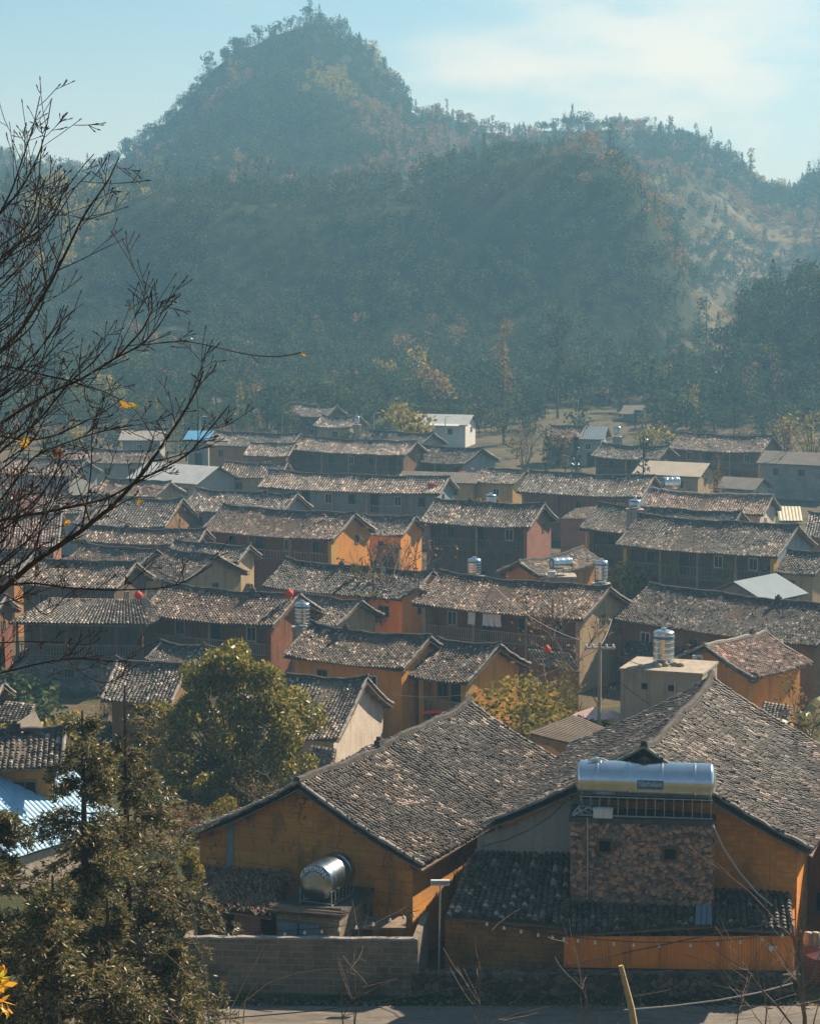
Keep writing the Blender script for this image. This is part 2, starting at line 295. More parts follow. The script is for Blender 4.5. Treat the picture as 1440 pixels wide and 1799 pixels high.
def leafm(name,c1,c2,c3,trans=.35,rough=.45,c=None,spec=.4):
    t=NT(name,rough=rough,spec=spec); g=t.n('NewGeometry'); oi=t.n('ObjectInfo'); cc=t.ramp(g.outputs['Random Per Island'],[(0,c1),(.55,c2),(1,c3)])
    hv=t.ramp(oi.outputs['Random'],[(0,.75),(1,1.3)]); cc=t.mix(.8,cc,hv,'MULTIPLY'); t.color(cc)
    tr=t.n('BsdfTranslucent'); t.l(cc,tr.inputs[0]); mx=t.n('MixShader'); mx.inputs[0].default_value=trans; o=t.t.nodes['Material Output']
    t.l(t.b.outputs[0],mx.inputs[1]); t.l(tr.outputs[0],mx.inputs[2]); t.l(mx.outputs[0],o.inputs[0]); return t.m
M['leaf_tree']=leafm('glossy green leaf',(.085,.095,.02),(.21,.195,.035),(.50,.38,.07),.45,.4)
M['leaf_con']=leafm('conifer needle',(.035,.055,.026),(.10,.11,.045),(.42,.28,.12),.35,.45)  # tan end of the tones stands in for sunlit needle rims
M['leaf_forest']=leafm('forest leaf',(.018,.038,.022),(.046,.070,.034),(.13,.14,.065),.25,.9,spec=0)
M['leaf_tan']=leafm('dry tan leaf',(.12,.08,.04),(.22,.14,.065),(.34,.22,.10),.35,.9,spec=.05)
M['leaf_red']=leafm('rust leaf',(.16,.06,.03),(.28,.11,.05),(.40,.18,.08),.35)
M['leaf_yellow']=leafm('yellow green leaf',(.09,.09,.02),(.24,.20,.04),(.48,.33,.06),.4,.7,spec=.1)
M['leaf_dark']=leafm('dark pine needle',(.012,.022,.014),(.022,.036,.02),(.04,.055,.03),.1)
M['leaf_autumn']=leafm('orange autumn leaf',(.55,.20,.02),(.70,.35,.03),(.55,.50,.04),.45)
M['leaf_banana']=leafm('banana leaf',(.07,.13,.05),(.13,.17,.06),(.40,.16,.06),.4)
M['bark']=plaster('grey brown bark',(.10,.075,.055),(.065,.05,.04),(.03,.025,.02),5,bump=.8)
M['bark_pale']=plaster('pale bare bark',(.22,.17,.13),(.14,.11,.085),(.06,.05,.04),5,bump=.8)  # paler bark tone for bare trees and saplings
M['bark_near']=plaster('dark bare bark',(.085,.062,.05),(.055,.042,.036),(.03,.024,.02),8,bump=.8)
M['straw']=flat('dry grass stem',(.50,.33,.15),.7)
M['dryvine']=leafm('dry vine tangle',(.12,.075,.05),(.25,.16,.11),(.46,.31,.20),.15,.8)  # vine tones lightened to stand in for sunlight on the shed roof
M['stone_face']=leafm('split face stone',(.09,.07,.06),(.25,.17,.13),(.50,.27,.15),.0,.85,spec=.1)
# A,B: ridge ends (photo pixels), C: near eave corner, h: ridge height above ground
# roof: (kind, tone) ; wall material ; front style ; label
HOUSES=[
 # near pair (ridges run away from the camera)
 dict(A=(522,1383),D=(320,1472),B=(824,1240),C=(745,1528),h=5.5,wall='ochre_mud',front='side',end='A',col='dark',big=1,near=1,name='mud_wall_house',label='large mud-walled house with a cracked ochre gable above the block wall'),
 dict(A=(1131,1326),D=(830,1465),B=(1250,1200),C=(1415,1500),h=7.0,wall="ochre_brick",front='side',end='A',col='dark',big=1,near=1,name='brick_gable_house',label='broad tiled house right behind the rubble stone water tower'),
 # second row
 dict(A=(440,1189),D=(698,1247),B=(646,1196),C=(588,1299),h=5.2,wall='whitewash',front='plain',end='B',col='grey',name='whitewashed_house',label='small house with flaking whitewashed gable and big pale tile rows beside the leafy tree'),
 dict(A=(546,1101),D=(775,1140),B=(757,1124),C=(683,1180),h=6.2,wall='ochre',front='plain',end='B',col='mix',name='ochre_house',label='ochre house whose roof corner tucks behind the leafy tree crown'),
 dict(A=(770,1131),D=(931,1171),B=(879,1139),C=(808,1199),h=5.8,wall='ochre',front='veranda',end='B',col='mix',name='ochre_house',label='ochre house with small balcony and one gable window beside the yellow green bush'),
 dict(A=(1236,1138),D=(1185,1158),B=(1344,1111),C=(1355,1197),h=6.0,wall='ochre',front='side',end='A',col='pink',name='ochre_house',label='ochre house with pinkish sunlit roof behind the concrete tank block'),  # sun on this roof is put into its pale pink tile tone
 dict(A=(1140,1033),B=(1500,1072),C=(1409,1131),Cend='B2',h=6.0,wall='mud_dark',front='plain',end='B',col='dark',name='long_mud_house',label='very long dark roofed mud house running out of the right edge'),
 # third row
 dict(A=(772,1016),D=(1115,1052),B=(1072,1035),C=(989,1086),h=6.5,wall='beige',front='veranda',end='B',col='brown',laundry=1,fmat='wood_red',name='timber_front_house',label='house with white laundry hung on its timber balcony'),
 dict(A=(503,988),D=(783,1020),B=(761,1008),C=(693,1057),h=6.0,wall='ochre',front='plain',end='B',col='dark',name='ochre_house',label='long dark roofed ochre house left of the small square orange annexe'),
 dict(A=(527,1048),D=(675,1086),B=(635,1059),C=(586,1100),h=5.4,wall='beige',front='plain',end='B',col='light',name='beige_house',label='house with light tiles and a beige gable just behind the upright tank of the middle'),
 dict(A=(290,1033),B=(527,1049),C=(462,1098),h=6.2,wall='wood_red',front='veranda',end='B',col='brown',fmat='wood_red',name='red_timber_house',label='long red brown timber house with cross braced balcony above the leafy tree'),
 dict(A=(1120,911),B=(1403,926),C=(1353,978),h=7.4,wall='bluewash',front='veranda',end='B',col='dark',fmat='wood_dark',pillar=1,name='two_storey_house',label='wide two storey house with dark timber front between two yellow end pillars'),
 dict(A=(1050,891),B=(1303,903),C=(1256,945),h=6.8,wall='ochre',front='veranda',end='B',col='dark',fmat='wood_dark',pillar=1,name='two_storey_house',label='two storey house half hidden behind the wide timber fronted one, single yellow pillar at left'),
 dict(A=(763,884),B=(957,889),C=(917,926),h=7.4,wall='brick',front='veranda',end='B',col='grey',fmat='wood_dark',name='brick_gable_house',label='two storey timber veranda house with a bare red brick gable'),
 dict(A=(392,893),D=(667,938),B=(625,905),C=(578,946),h=6.6,wall='ochre',front='veranda',end='B',col='brown',fmat='wood_red',name='ochre_gable_house',label='house with bright sunlit orange gable and two slit windows, red timber front'),
 dict(A=(640,906),B=(731,911),C=(708,941),h=5.2,wall='ochre',front='plain',end='B',col='grey',name='small_ochre_house',label='small grey roofed house squeezed between the orange gable and the brick gable house'),
 dict(A=(472,833),D=(810,853),B=(790,841),C=(752,868),h=6.8,wall='bluewash',front='veranda',end='B',col='light',fmat='bluewash',name='long_plaster_house',label='long blue grey plaster house with a red flag over its right roof end'),
 dict(A=(930,832),B=(1150,839),C=(1117,874),h=6.5,wall='bluewash',front='plain',end='B',col='grey',fmat='wood_red',name='timber_front_house',label='house with red brown front and diamond vents left of the fat horizontal tank'),
 dict(A=(1143,863),D=(1373,893),B=(1358,873),C=(1340,906),h=6.4,wall='whitewash',front='plain',end='B',col='pink',name='white_gable_house',label='pinkish roofed house with narrow white gable left of the cream metal shed'),
 # left group
 dict(A=(297,968),D=(430,1005),B=(383,979),C=(313,1024),h=6.0,wall='beige',front='plain',end='B',col='mix',name='beige_gable_house',label='house with wide bare beige gable and one dark window above the long red timber house'),
 dict(A=(307,954),D=(462,978),B=(440,961),C=(420,986),h=6.0,wall='beige',front='plain',end='B',col='grey',name='beige_gable_house',label='narrow grey roofed house just behind the wide beige gable'),
 dict(A=(140,926),B=(363,934),C=(347,955),h=6.0,wall='wood_red',front='plain',end='B',col='mix',name='tiled_house',label='long low tiled house directly in front of the dim blue roofs at left'),
 dict(A=(60,984),B=(240,992),C=(198,1035),h=7.0,wall='wood_dark',front='plain',end='B',col='mix',name='pavilion_house',label='dark timber upper house rising above the pavilion with the stone base'),
 dict(A=(345,862),B=(523,870),C=(492,905),h=6.0,wall='bluewash',front='plain',end='B',col='grey',name='crest_roof_house',label='grey roofed house with a round crest on its ridge behind the orange gable house'),
 dict(A=(160,876),B=(322,880),C=(288,927),h=5.8,wall='mud_dark',front='plain',end='B',col='dark',name='tiled_house',label='dim dark roofed house left of the roof with the round crest'),
 dict(A=(-60,925),B=(110,905),C=(70,962),h=6.3,wall='wood_red',front='plain',end='B',col='pink',name='tiled_house',label='pinkish roofed house at the left edge behind the bare branches'),
 dict(A=(258,816),D=(433,840),B=(385,820),C=(337,846),h=5.2,wall='grey_plaster',front='plain',end='B',roof='metal',col='white',name='metal_roof_house',label='house with bright white sheet roof and plain grey gable behind the bare branches'),
 dict(A=(20,808),D=(180,827),B=(152,811),C=(107,835),h=5.2,wall='grey_plaster',front='plain',end='B',col='brown',name='grey_gable_house',label='house with a pale grey gable left of the bright white sheet roof'),
 dict(A=(117,790),B=(277,793),C=(262,812),h=5.2,wall='grey_plaster',front='plain',end='B',col='brown',name='tiled_house',label='low brown tiled roof directly behind the pale grey gable'),
 dict(A=(213,756),B=(292,757),C=(288,768),h=4.5,wall='grey_plaster',front='plain',end='B',roof='metal',col='grey',name='metal_roof_shed',label='far sheet roofed shed left of the blue sheet roof'),
 dict(A=(330,755),B=(378,757),C=(372,766),h=4.5,wall='grey_plaster',front='plain',end='B',roof='metal',col='blue',name='metal_roof_shed',label='far shed with bright blue sheet roof'),
 dict(A=(378,760),B=(528,764),C=(505,786),h=5.6,wall='ochre_dull',front='plain',end='B',col='dark',name='tiled_house',label='far dark roofed house right of the blue sheet roof'),
 dict(A=(395,814),B=(506,816),C=(492,838),h=5.0,wall='beige',front='plain',end='B',col='brown',name='tiled_house',label='small brown roof right of the plain grey gable and white sheet roof'),
 # middle far
 dict(A=(530,770),D=(740,787),B=(733,778),C=(690,801),h=6.3,wall='mud_dark',front='veranda',end='B',col='light',fmat='wood_dark',name='balcony_house',label='long far house with light tiles, brown gable and balcony rail'),
 dict(A=(440,780),B=(520,781),C=(505,800),h=5.6,wall='mud_dark',front='plain',end='B',col='light',name='tiled_house',label='short light roof adjoining the left end of the long brown gabled house'),
 dict(A=(650,760),D=(802,785),B=(762,764),C=(738,779),h=5.6,wall='grey_plaster',front='plain',end='B',col='dark',name='grey_gable_house',label='house with grey gable directly in front of the white pavilion'),
 dict(A=(735,787),D=(883,803),B=(848,791),C=(800,815),h=5.6,wall='bluewash',front='veranda',end='B',col='dark',fmat='wood_dark',name='blue_gable_house',label='house with pale blue gable and one small window right of the brown gable'),
 dict(A=(706,827),B=(845,831),C=(838,843),h=5.0,wall='ochre_pale',front='plain',end='B',roof='metal',col='old',name='yellow_house',label='yellow house wing with flat old brown sheet roof'),
 dict(A=(850,826),B=(925,828),C=(897,847),h=5.4,wall='ochre_pale',front='plain',end='B',col='light',name='yellow_house',label='yellow house wing with light tiled roof and dark right porch'),
 dict(A=(523,712),B=(592,714),C=(572,731),h=5.5,wall='wood_dark',front='plain',end='B',col='dark',name='farm_hut',label='dim brown farm hut farthest back at the foot of the hill'),
 dict(A=(566,733),B=(632,734),C=(612,748),h=4.5,wall='beige',front='plain',end='B',col='grey',name='farm_hut',label='low farm hut with dull walls carrying a small white tank at its side'),
 dict(A=(728,728),B=(832,729),C=(818,744),h=4.6,wall='white_wall',front='plain',end='B',roof='metal',col='white',awning=1,name='white_pavilion',label='bright white pavilion with pale sheet roof and front awning'),
 # right far
 dict(A=(1127,812),B=(1247,814),C=(1220,835),h=5.0,wall='beige',front='plain',end='B',roof='metal',col='cream',name='metal_roof_house',label='beige house with cream sheet roof behind the thin topped tree'),
 dict(A=(1193,767),B=(1357,769),C=(1322,794),h=6.0,wall='mud_dark',front='veranda',end='B',col='brown',fmat='wood_red',name='balcony_house',label='far house with red balcony railing between pale pillars'),
 dict(A=(1057,783),B=(1175,787),C=(1148,806),h=5.4,wall='wood_dark',front='veranda',end='B',col='dark',fmat='wood_dark',name='dark_timber_house',label='low dark timber house left of the red balcony house'),
 dict(A=(1342,793),B=(1500,798),C=(1480,817),h=5.4,wall='blockwork',front='plain',end='B',roof='metal',col='old',name='block_house',label='grey block house with old corrugated roof at the right edge'),
 dict(A=(1270,838),B=(1342,841),C=(1323,856),h=4.2,wall='grey_plaster',front='plain',end='B',roof='metal',col='old',name='metal_roof_shed',label='low shed with rusty pale sheet roof right of the beige cream roofed house'),
 dict(A=(1364,888),B=(1405,890),C=(1411,911),Cfix=1,h=4.2,wall='grey_plaster',front='plain',end='B',roof='metal',col='cream',name='metal_roof_shed',label='small shed with ribbed cream sheet roof at the right'),
 dict(A=(1420,903),B=(1500,905),C=(1490,946),h=5.5,wall='mud_dark',front='plain',end='B',col='grey',name='tiled_house',label='tiled roof cut by the right edge below the ribbed cream shed'),
 dict(A=(1371,970),B=(1462,975),C=(1426,1009),h=5.6,wall='beige',front='plain',end='B',col='dark',name='tiled_house',label='small dark roof at the right edge above the blue grey sheet roof'),
 dict(A=(1288,1022),B=(1364,1009),C=(1359,1052),h=5.0,wall='blockwork',front='side',end='A',roof='metal',col='bluegrey',name='metal_roof_house',label='block house with smooth blue grey sheet roof'),
 dict(A=(909,991),B=(1024,966),C=(945,1010),h=6.2,wall='ochre_dull',front='side',end='A',col='light',name='ochre_dull_house',label='light tiled house carrying the pair of tanks beside the brick gable'),
 dict(A=(965,752),B=(1030,750),C=(1012,768),h=5.0,wall='blockwork',front='plain',end='B',col='dark',name='block_house',label='far pale blue block house behind the thin bare tree'),
 dict(A=(1012,752),B=(1068,750),C=(1058,772),h=5.0,wall='grey_plaster',front='plain',end='B',roof='metal',col='bluegrey',name='grey_gable_house',label='far blue grey gabled shed left of the small white upright tank'),
 dict(A=(1035,697),B=(1070,698),C=(1064,705),h=4.6,wall='wood_dark',front='plain',end='B',roof='metal',col='old',name='farm_hut',label='small stilted farm hut on the terraced field'),
 dict(A=(1095,712),B=(1150,713),C=(1142,724),h=4.2,wall='grey_plaster',front='plain',end='B',roof='metal',col='old',name='farm_hut',label='low pale farm hut right of the stilted hut'),
 # left lower
 dict(A=(283,1134),B=(392,1144),C=(350,1166),h=4.6,wall='wood_dark',front='plain',end='B',col='dark',name='tiled_house',label='low tiled roof under the red timber house, behind the leafy tree'),
 dict(A=(205,1168),B=(330,1169),C=(296,1235),h=5.4,wall='mud_dark',front='plain',end='B',col='grey',name='tiled_house',label='house with broad pale lit tiles between the conifer top and the leafy tree'),
 dict(A=(-60,1200),B=(8,1204),C=(-8,1240),h=5.0,wall='wood_red',front='plain',end='B',col='grey',name='tiled_house',label='small tiled roof at the left edge with a lower roof under it'),
 dict(A=(-40,1290),B=(118,1283),C=(100,1345),h=4.8,wall='ochre_dull',front='plain',end='B',col='dark',name='ochre_dull_house',label='orange gabled house at the left edge above the pale blue sheet roof'),
 dict(A=(185,842),B=(300,848),C=(270,872),h=5.0,wall='beige',front='plain',end='B',col='brown',name='tiled_house',label='brown tiled roof between the white sheet roof and the dim dark roofed house'),
 dict(A=(50,868),B=(165,873),C=(140,903),h=5.4,wall='grey_plaster',front='plain',end='B',col='mix',name='tiled_house',label='tiled house with grey gable in front of the reddish twiggy tree'),
 dict(A=(-70,966),B=(62,974),C=(30,1012),h=6.0,wall='ochre_dull',front='plain',end='B',col='grey',name='tiled_house',label='grey roofed ochre house at the left edge behind the thick bare branch'),
 dict(A=(150,957),B=(275,970),C=(240,998),h=5.8,wall='mud_dark',front='plain',end='B',col='brown',name='tiled_house',label='brown tiled roof just behind the dark timber upper house'),
 dict(A=(-90,1046),B=(12,1050),C=(-14,1090),h=6.0,wall='wood_red',front='plain',end='B',col='mix',name='tiled_house',label='timber house at the left edge beside the tea pavilion'),
]
def fit_house(H):
    A0,B0,C0,D0=H['A'],H['B'],H['C'],H.get('D'); h=H['h']
    z=h
    for _ in range(20):
        a=atz(*A0,z); b=atz(*B0,z); z=h+g0((a[1]+b[1])/2)
    a=atz(*A0,z); b=atz(*B0,z); endA=H['end']=='A'
    E,O,Opx=(a,b,B0) if endA else (b,a,A0)
    d=O-E; L0=np.linalg.norm(d); al0=math.atan2(d[1],d[0])
    def geo(p):
        al,L,r,k=p
        o=E+L*np.array([math.cos(al),math.sin(al),0]); u=(o-E)/L
        if not endA: u=-u
        n=np.array([u[1],-u[0],0.0]); return o,u,n
    def cost(p):
        al,L,r,k=p; o,u,n=geo(p)
        q=pix(o); c=(q[0]-Opx[0])**2+2.5*(q[1]-Opx[1])**2
        q=pix(E+n*r-np.array([0,0,k*r])); c+=((q[0]-C0[0])**2)*.25+(q[1]-C0[1])**2
        if D0:
            q=pix(E-n*r-np.array([0,0,k*r])); c+=((q[0]-D0[0])**2)*.25+.5*(q[1]-D0[1])**2
        return c+(30*(k-.48)/.1)**2*.15+ (max(0,abs(r-4)-1)*8)**2*(0 if H.get('big') else 1)
    rng=random.Random(1); p=[al0,L0,3.5,.48]; c=cost(p); s=[.1,1,.7,.04]
    for it in range(700):
        f=.994**it
        q=[p[i]+rng.gauss(0,s[i]*f) for i in range(4)]
        if q[2]<.8 or q[3]<.25 or q[3]>.65: continue
        cq=cost(q)
        if cq<c: p,c=q,cq
    o,u,n=geo(p)
    A,B=(E,o) if endA else (o,E)
    return dict(z=z,a=A,b=B,L=p[1],u=u,n=n,k=p[3],r=p[2],q=pix(E+n*p[2]-np.array([0,0,p[3]*p[2]])),oe=pix(o)-np.array(Opx))
# ---------------- terrain ----------------
_main=[(-600,340),(-200,330),(0,285),(80,300),(150,310),(200,290),(260,245),(300,205),(340,160),(365,125),(420,85),(480,62),(550,38),(600,66),(650,105),(700,175),(740,215),(790,222),(850,235),(900,240),(960,230),(1040,228),(1130,225),(1200,238),(1260,275),(1340,338),(1400,342),(1440,322),(1700,290),(2100,330)]
_front=[(-600,350),(-200,350),(0,338),(100,330),(200,345),(350,350),(480,360),(620,360),(700,342),(790,325),(850,300),(920,292),(980,283),(1040,268),(1100,298),(1150,345),(1190,430),(1230,520),(1300,585),(1440,600),(2100,620)]
_nr=[(1200,760),(1275,640),(1300,598),(1340,570),(1400,525),(1440,500),(1600,440),(2100,420)]
def crest(tab,Y):
    P=[at(x,y,Y) for x,y in tab]; a=np.array([p[0]/Y for p in P]); z=np.array([p[2] for p in P]); return a,z
YM,YF,YN=800.,490.,385.
_ma,_mz=crest(_main,YM); _fa,_fz=crest(_front,YF); _na,_nz=crest(_nr,YN)
def terr(x,y):
    x=np.asarray(x,float); y=np.asarray(y,float); yy=np.maximum(y,1.0)
    g=np.interp(y,_GY,_GZ)
    az=x/np.maximum(yy,200.)
    zm=np.interp(az,_ma,_mz); zf=np.interp(az,_fa,_fz)
    # control heights along the line of sight
    k=[(400,np.full_like(zm,9.0)),(430,9+.20*(zf-9)),(YF-12,9+.95*(zf-9)),(YF,zf),(YF+35,zf*.90),(YF+80,zf*.82+.04*zm),(YF+130,zf*.62+.25*zm),(YM-60,zm*.80),(YM-12,zm*.97),(YM,zm),(YM+30,zm*.93),(YM+200,zm*.3+5),(YM+330,np.full_like(zm,10.))]
    ky=np.array([a for a,_ in k]); kz=np.array([b for _,b in k])
    h=np.array(kz[0])
    for i in range(len(ky)-1):
        t=np.clip((y-ky[i])/(ky[i+1]-ky[i]),0,1); s=t*t*(3-2*t)*.5+t*.5
        h=np.where(y>=ky[i],kz[i]+(kz[i+1]-kz[i])*s,h)
    h=np.where(y>=400,h,g)
    zn=np.interp(az,_na,_nz,left=-40); t1=np.clip((y-(YN-55))/55,0,1); t2=np.clip((y-YN)/70,0,1)
    nr=3+(zn-3)*(t1*t1*(3-2*t1))*(1-t2*t2*(3-2*t2)); nr=np.where((y>YN-55)&(y<YN+70)&(az>_na[0]),nr,-50)
    h=np.maximum(h,nr)
    amp=np.clip((y-405)/50,0,1)
    rg=1-2*np.abs(vnoise(x/38+y/210,y/160,41,3)); h=h+amp*(rg*4.5*np.clip((YM-25-y)/80,0,1)+vnoise(x/70,y/70,3,4)*7.0*np.clip((y-400)/60,0,1)*np.clip((YM+10-y)/60,.25,1)+vnoise(x/16,y/16,9,3)*1.3)
    amp2=np.clip((y-70)/30,0,1)*(1-amp); h=h+amp2*vnoise(x/20,y/20,5,3)*.25
    h=h+np.clip((58-y)/20,0,1)*vnoise(x/3,y/3,8,3)*.25
    return h
def gz(x,y): return float(terr(np.array([x]),np.array([y]))[0])
def terrain_mesh(name,X,Y,mat,kindname='structure'):
    gx,gy=np.meshgrid(X,Y); V=np.stack([gx.ravel(),gy.ravel(),terr(gx,gy).ravel()],1); nx,ny=len(X),len(Y)
    i=np.arange(nx*ny).reshape(ny,nx); F=np.stack([i[:-1,:-1].ravel(),i[:-1,1:].ravel(),i[1:,1:].ravel(),i[1:,:-1].ravel()],1)
    o=npmesh(name,V,F,mat,smooth=True); o['kind']=kindname; return o
def ground_mat():
    t=NT('village earth and grass',rough=.95,spec=.1); v=t.co('Object'); n=t.noise(v,.09,6,.6); f=t.noise(v,1.7,6,.7)
    c=t.ramp(n,[(.35,(.09,.068,.042)),(.48,(.11,.085,.05)),(.56,(.045,.052,.022)),(.8,(.10,.085,.045))]); c=t.mix(.6,c,t.ramp(f,[(.3,.55),(.7,1.4)]),'MULTIPLY'); t.bump(f,.7,.2); return t.color(c)  # earth tones darkened to stand in for shade in the lanes
def hill_mat():
    t=NT('wooded hillside ground',rough=.95,spec=.05); v=t.co('Object'); n=t.noise(v,.02,6,.65); f=t.noise(v,.4,6,.7)
    c=t.ramp(n,[(.4,(.022,.032,.016)),(.58,(.04,.045,.022)),(.72,(.13,.10,.055))]); c=t.mix(.6,c,t.ramp(f,[(.3,.5),(.7,1.5)]),'MULTIPLY'); sx=t.n('SeparateXYZ'); tt=t.n('TexCoord'); t.l(tt.outputs['Object'],sx.inputs[0]); dv=t.n('Math',operation='DIVIDE'); t.l(sx.outputs['X'],dv.inputs[0]); t.l(sx.outputs['Y'],dv.inputs[1]); mr=t.ramp(dv.outputs[0],[(.120,0.0),(.150,1.0)]); g2=t.ramp(t.noise(v,.035,5,.6),[(.40,0.0),(.52,1.0)]); mm_=t.mix(1.0,mr,g2,'MULTIPLY'); c=t.mix(mm_,c,t.ramp(f,[(.3,(.13,.10,.055)),(.7,(.27,.20,.11))])); t.bump(f,1,.8); return t.color(c)
M['ground']=ground_mat(); M['hill']=hill_mat()
terrain_mesh('ground',np.linspace(-260,260,180),np.concatenate([np.linspace(-60,56,80),np.linspace(57,105,120),np.linspace(106,400,130)]),M['ground'])
terrain_mesh('hills',np.linspace(-620,620,300),np.concatenate([np.linspace(400,860,230),np.linspace(864,1040,30)]),M['hill'])
# far plain under the hills' edges
# street
def road_mat():
    t=NT('worn concrete street',rough=.85,spec=.2); v=t.co('Object'); n=t.noise(v,.35,6,.6); f=t.noise(v,5,6,.7)
    c=t.ramp(n,[(.3,(.13,.115,.10)),(.7,(.20,.175,.15))]); c=t.mix(.5,c,t.ramp(f,[(.3,.6),(.7,1.25)]),'MULTIPLY'); st=t.noise(t.co('Object',(.5,2.2,1)),.9,6,.7); c=t.mix(t.ramp(st,[(.5,0.0),(.64,.8)]),c,(.09,.075,.055)); t.bump(f,.5,.05); return t.color(c)  # concrete tones lowered to stand in for the shadow across the street
M['road']=road_mat()
xs=np.linspace(-60,60,120)
def strip(name,xs,y0,y1,dz,mat,ny=6,thick=0):
    V=[];F=[]
    for j in range(ny+1):
        for x in xs:
            yy=y0(x)+(y1(x)-y0(x))*j/ny; V.append((x,yy,gz(x,yy)+dz))
    n=len(xs)
    for j in range(ny):
        for i in range(n-1): F.append((j*n+i,j*n+i+1,(j+1)*n+i+1,(j+1)*n+i))
    o=npmesh(name,V,F,mat); o['kind']='structure'; return o
strip('street',xs,lambda x:60.3+.15*math.sin(x*.3),lambda x:63.5,.06,M['road'])

# ---------------- tiled surfaces ----------------
def rwave(x,s): return .055*np.sin(x*.83+s*1.7)+.035*np.sin(x*1.9+s)
def roof_surface(x0,x1,sgn,hr,r,k,c,tw,tl,seed,detail=1,metal=False,yoff=0,sag=.06,flick=.14,seed0=None):
    """one slope of a gable roof in house space, ridge along x at y=0; real tile relief"""
    rs=np.random.RandomState(seed); L=x1-x0; sl=r*math.sqrt(1+k*k)
    if metal:
        nc=max(4,int(L/(tw))); per=4; prof=np.array([0,.7,1,.7]); amp=.03; nr=max(3,int(sl/.9)); pu=np.array([0,.25,.5,.75]); sag=.0; flick=0
    else:
        nc=max(4,int(L/tw)); nr=max(4,int(sl/tl))
        if detail>=2: pu=np.array([0,.14,.3,.5,.7,.86]); prof=np.array([0,.62,.94,1,.94,.62]); amp=.105
        else: pu=np.array([0,.25,.5,.75]); prof=np.array([0,.85,1,.85]); amp=.095*tw/.2
    per=len(pu); ucol=(np.repeat(np.arange(nc),per)+np.tile(pu,nc)); ucol=np.append(ucol,nc); P=np.append(np.tile(prof,nc),0)
    cid=np.minimum(ucol.astype(int),nc-1)
    if metal: vr=np.arange(nr+1)/nr; rid=np.minimum(np.arange(nr+1),nr-1); low=np.zeros(nr+1)
    else:
        vr=np.empty(nr*2); vr[0::2]=np.arange(nr)/nr; vr[1::2]=(np.arange(nr)+.97)/nr; rid=np.repeat(np.arange(nr),2); low=np.tile([0,1],nr)
    U,Vv=np.meshgrid(ucol/nc,vr); x=x0+U*L; jit=rs.rand(nr,nc)-.5; lf=rs.rand(nr,nc); jx=rs.rand(nr,nc)-.5
    wide=vnoise(U*L*.6,Vv*sl*.6,seed,3)
    z=hr-k*r*(Vv+c*Vv*(1-Vv))+wide*sag*np.sin(np.pi*np.clip(Vv,0,1))+0*U
    z+=(0 if metal else rwave(x,seed0)*(1-.6*Vv))
    z+=flick*np.abs(2*U-1)**6*(1-.5*Vv) - (0 if metal else .05*sag/.06)*np.sin(np.pi*U)
    z+=P[None,:]*amp
    y=Vv*r
    if not metal:
        J=jit[rid][:,cid]; LF=lf[rid][:,cid]; JX=jx[rid][:,cid]
        loose=(rs.rand(nr,nc)<.035)[rid][:,cid]
        z+=low[:,None]*(.028+.035*LF+loose*.06)*(.35+.65*P[None,:]); z+=J*.014
        x=x+JX*.05*tw/.2*low[:,None]*(P[None,:]>0)
        y=y+low[:,None]*J*.05
    Yc=sgn*y+yoff
    V=np.stack([x.ravel(),Yc.ravel(),z.ravel()],1); n=len(ucol); m=len(vr); i=np.arange(n*m).reshape(m,n)
    a,b,c_,d=i[:-1,:-1].ravel(),i[:-1,1:].ravel(),i[1:,1:].ravel(),i[1:,:-1].ravel()
    F=np.stack([a,d,c_,b],1) if sgn<0 else np.stack([a,b,c_,d],1)
    UV=np.stack([np.tile(ucol*.9999+.0001,m),np.repeat(rid+.2+.6*low,n)],1)
    # eave skirt
    e=i[-1]; sk=V[e].copy(); sk[:,2]-=.05; base=len(V); V=np.concatenate([V,sk]); UV=np.concatenate([UV,UV[e]])
    s0=e[:-1]; s1=e[1:]; t0=base+np.arange(n-1); t1=t0+1
    F=np.concatenate([F,np.stack([s0,t0,t1,s1],1) if sgn<0 else np.stack([s0,s1,t1,t0],1)])
    return V,F,UV
def curve_z(hr,r,k,c,v): return hr-k*r*(v+c*v*(1-v))
def sweep_box(path,w,h,rs,jit=.02,seg=.3):
    """irregular mortared course along a polyline (list of Vectors)"""
    pts=[]
    for i in range(len(path)-1):
        a,b=Vector(path[i]),Vector(path[i+1]); n=max(1,int((b-a).length/seg))
        for j in range(n): pts.append(a.lerp(b,j/n))
    pts.append(Vector(path[-1])); mb=MB()
    for i,p in enumerate(pts):
        t=(pts[min(i+1,len(pts)-1)]-pts[max(i-1,0)]).normalized(); s=t.cross(Vector((0,0,1))).normalized(); q=p+Vector((0,0,rs.uniform(-jit,jit)))
        ww=w*rs.uniform(.85,1.15)/2; hh=h*rs.uniform(.8,1.2)
        mb.v+= [tuple(q-s*ww),tuple(q-s*ww*.8+Vector((0,0,hh*.8))),tuple(q+Vector((0,0,hh))),tuple(q+s*ww*.8+Vector((0,0,hh*.8))),tuple(q+s*ww)]
    n=5
    for i in range(len(pts)-1):
        for j in range(n): j2=(j+1)%n; mb.f.append((i*n+j,i*n+j2,(i+1)*n+j2,(i+1)*n+j))
    mb.f.append((4,3,2,1,0)); e=(len(pts)-1)*n; mb.f.append((e,e+1,e+2,e+3,e+4)); return mb
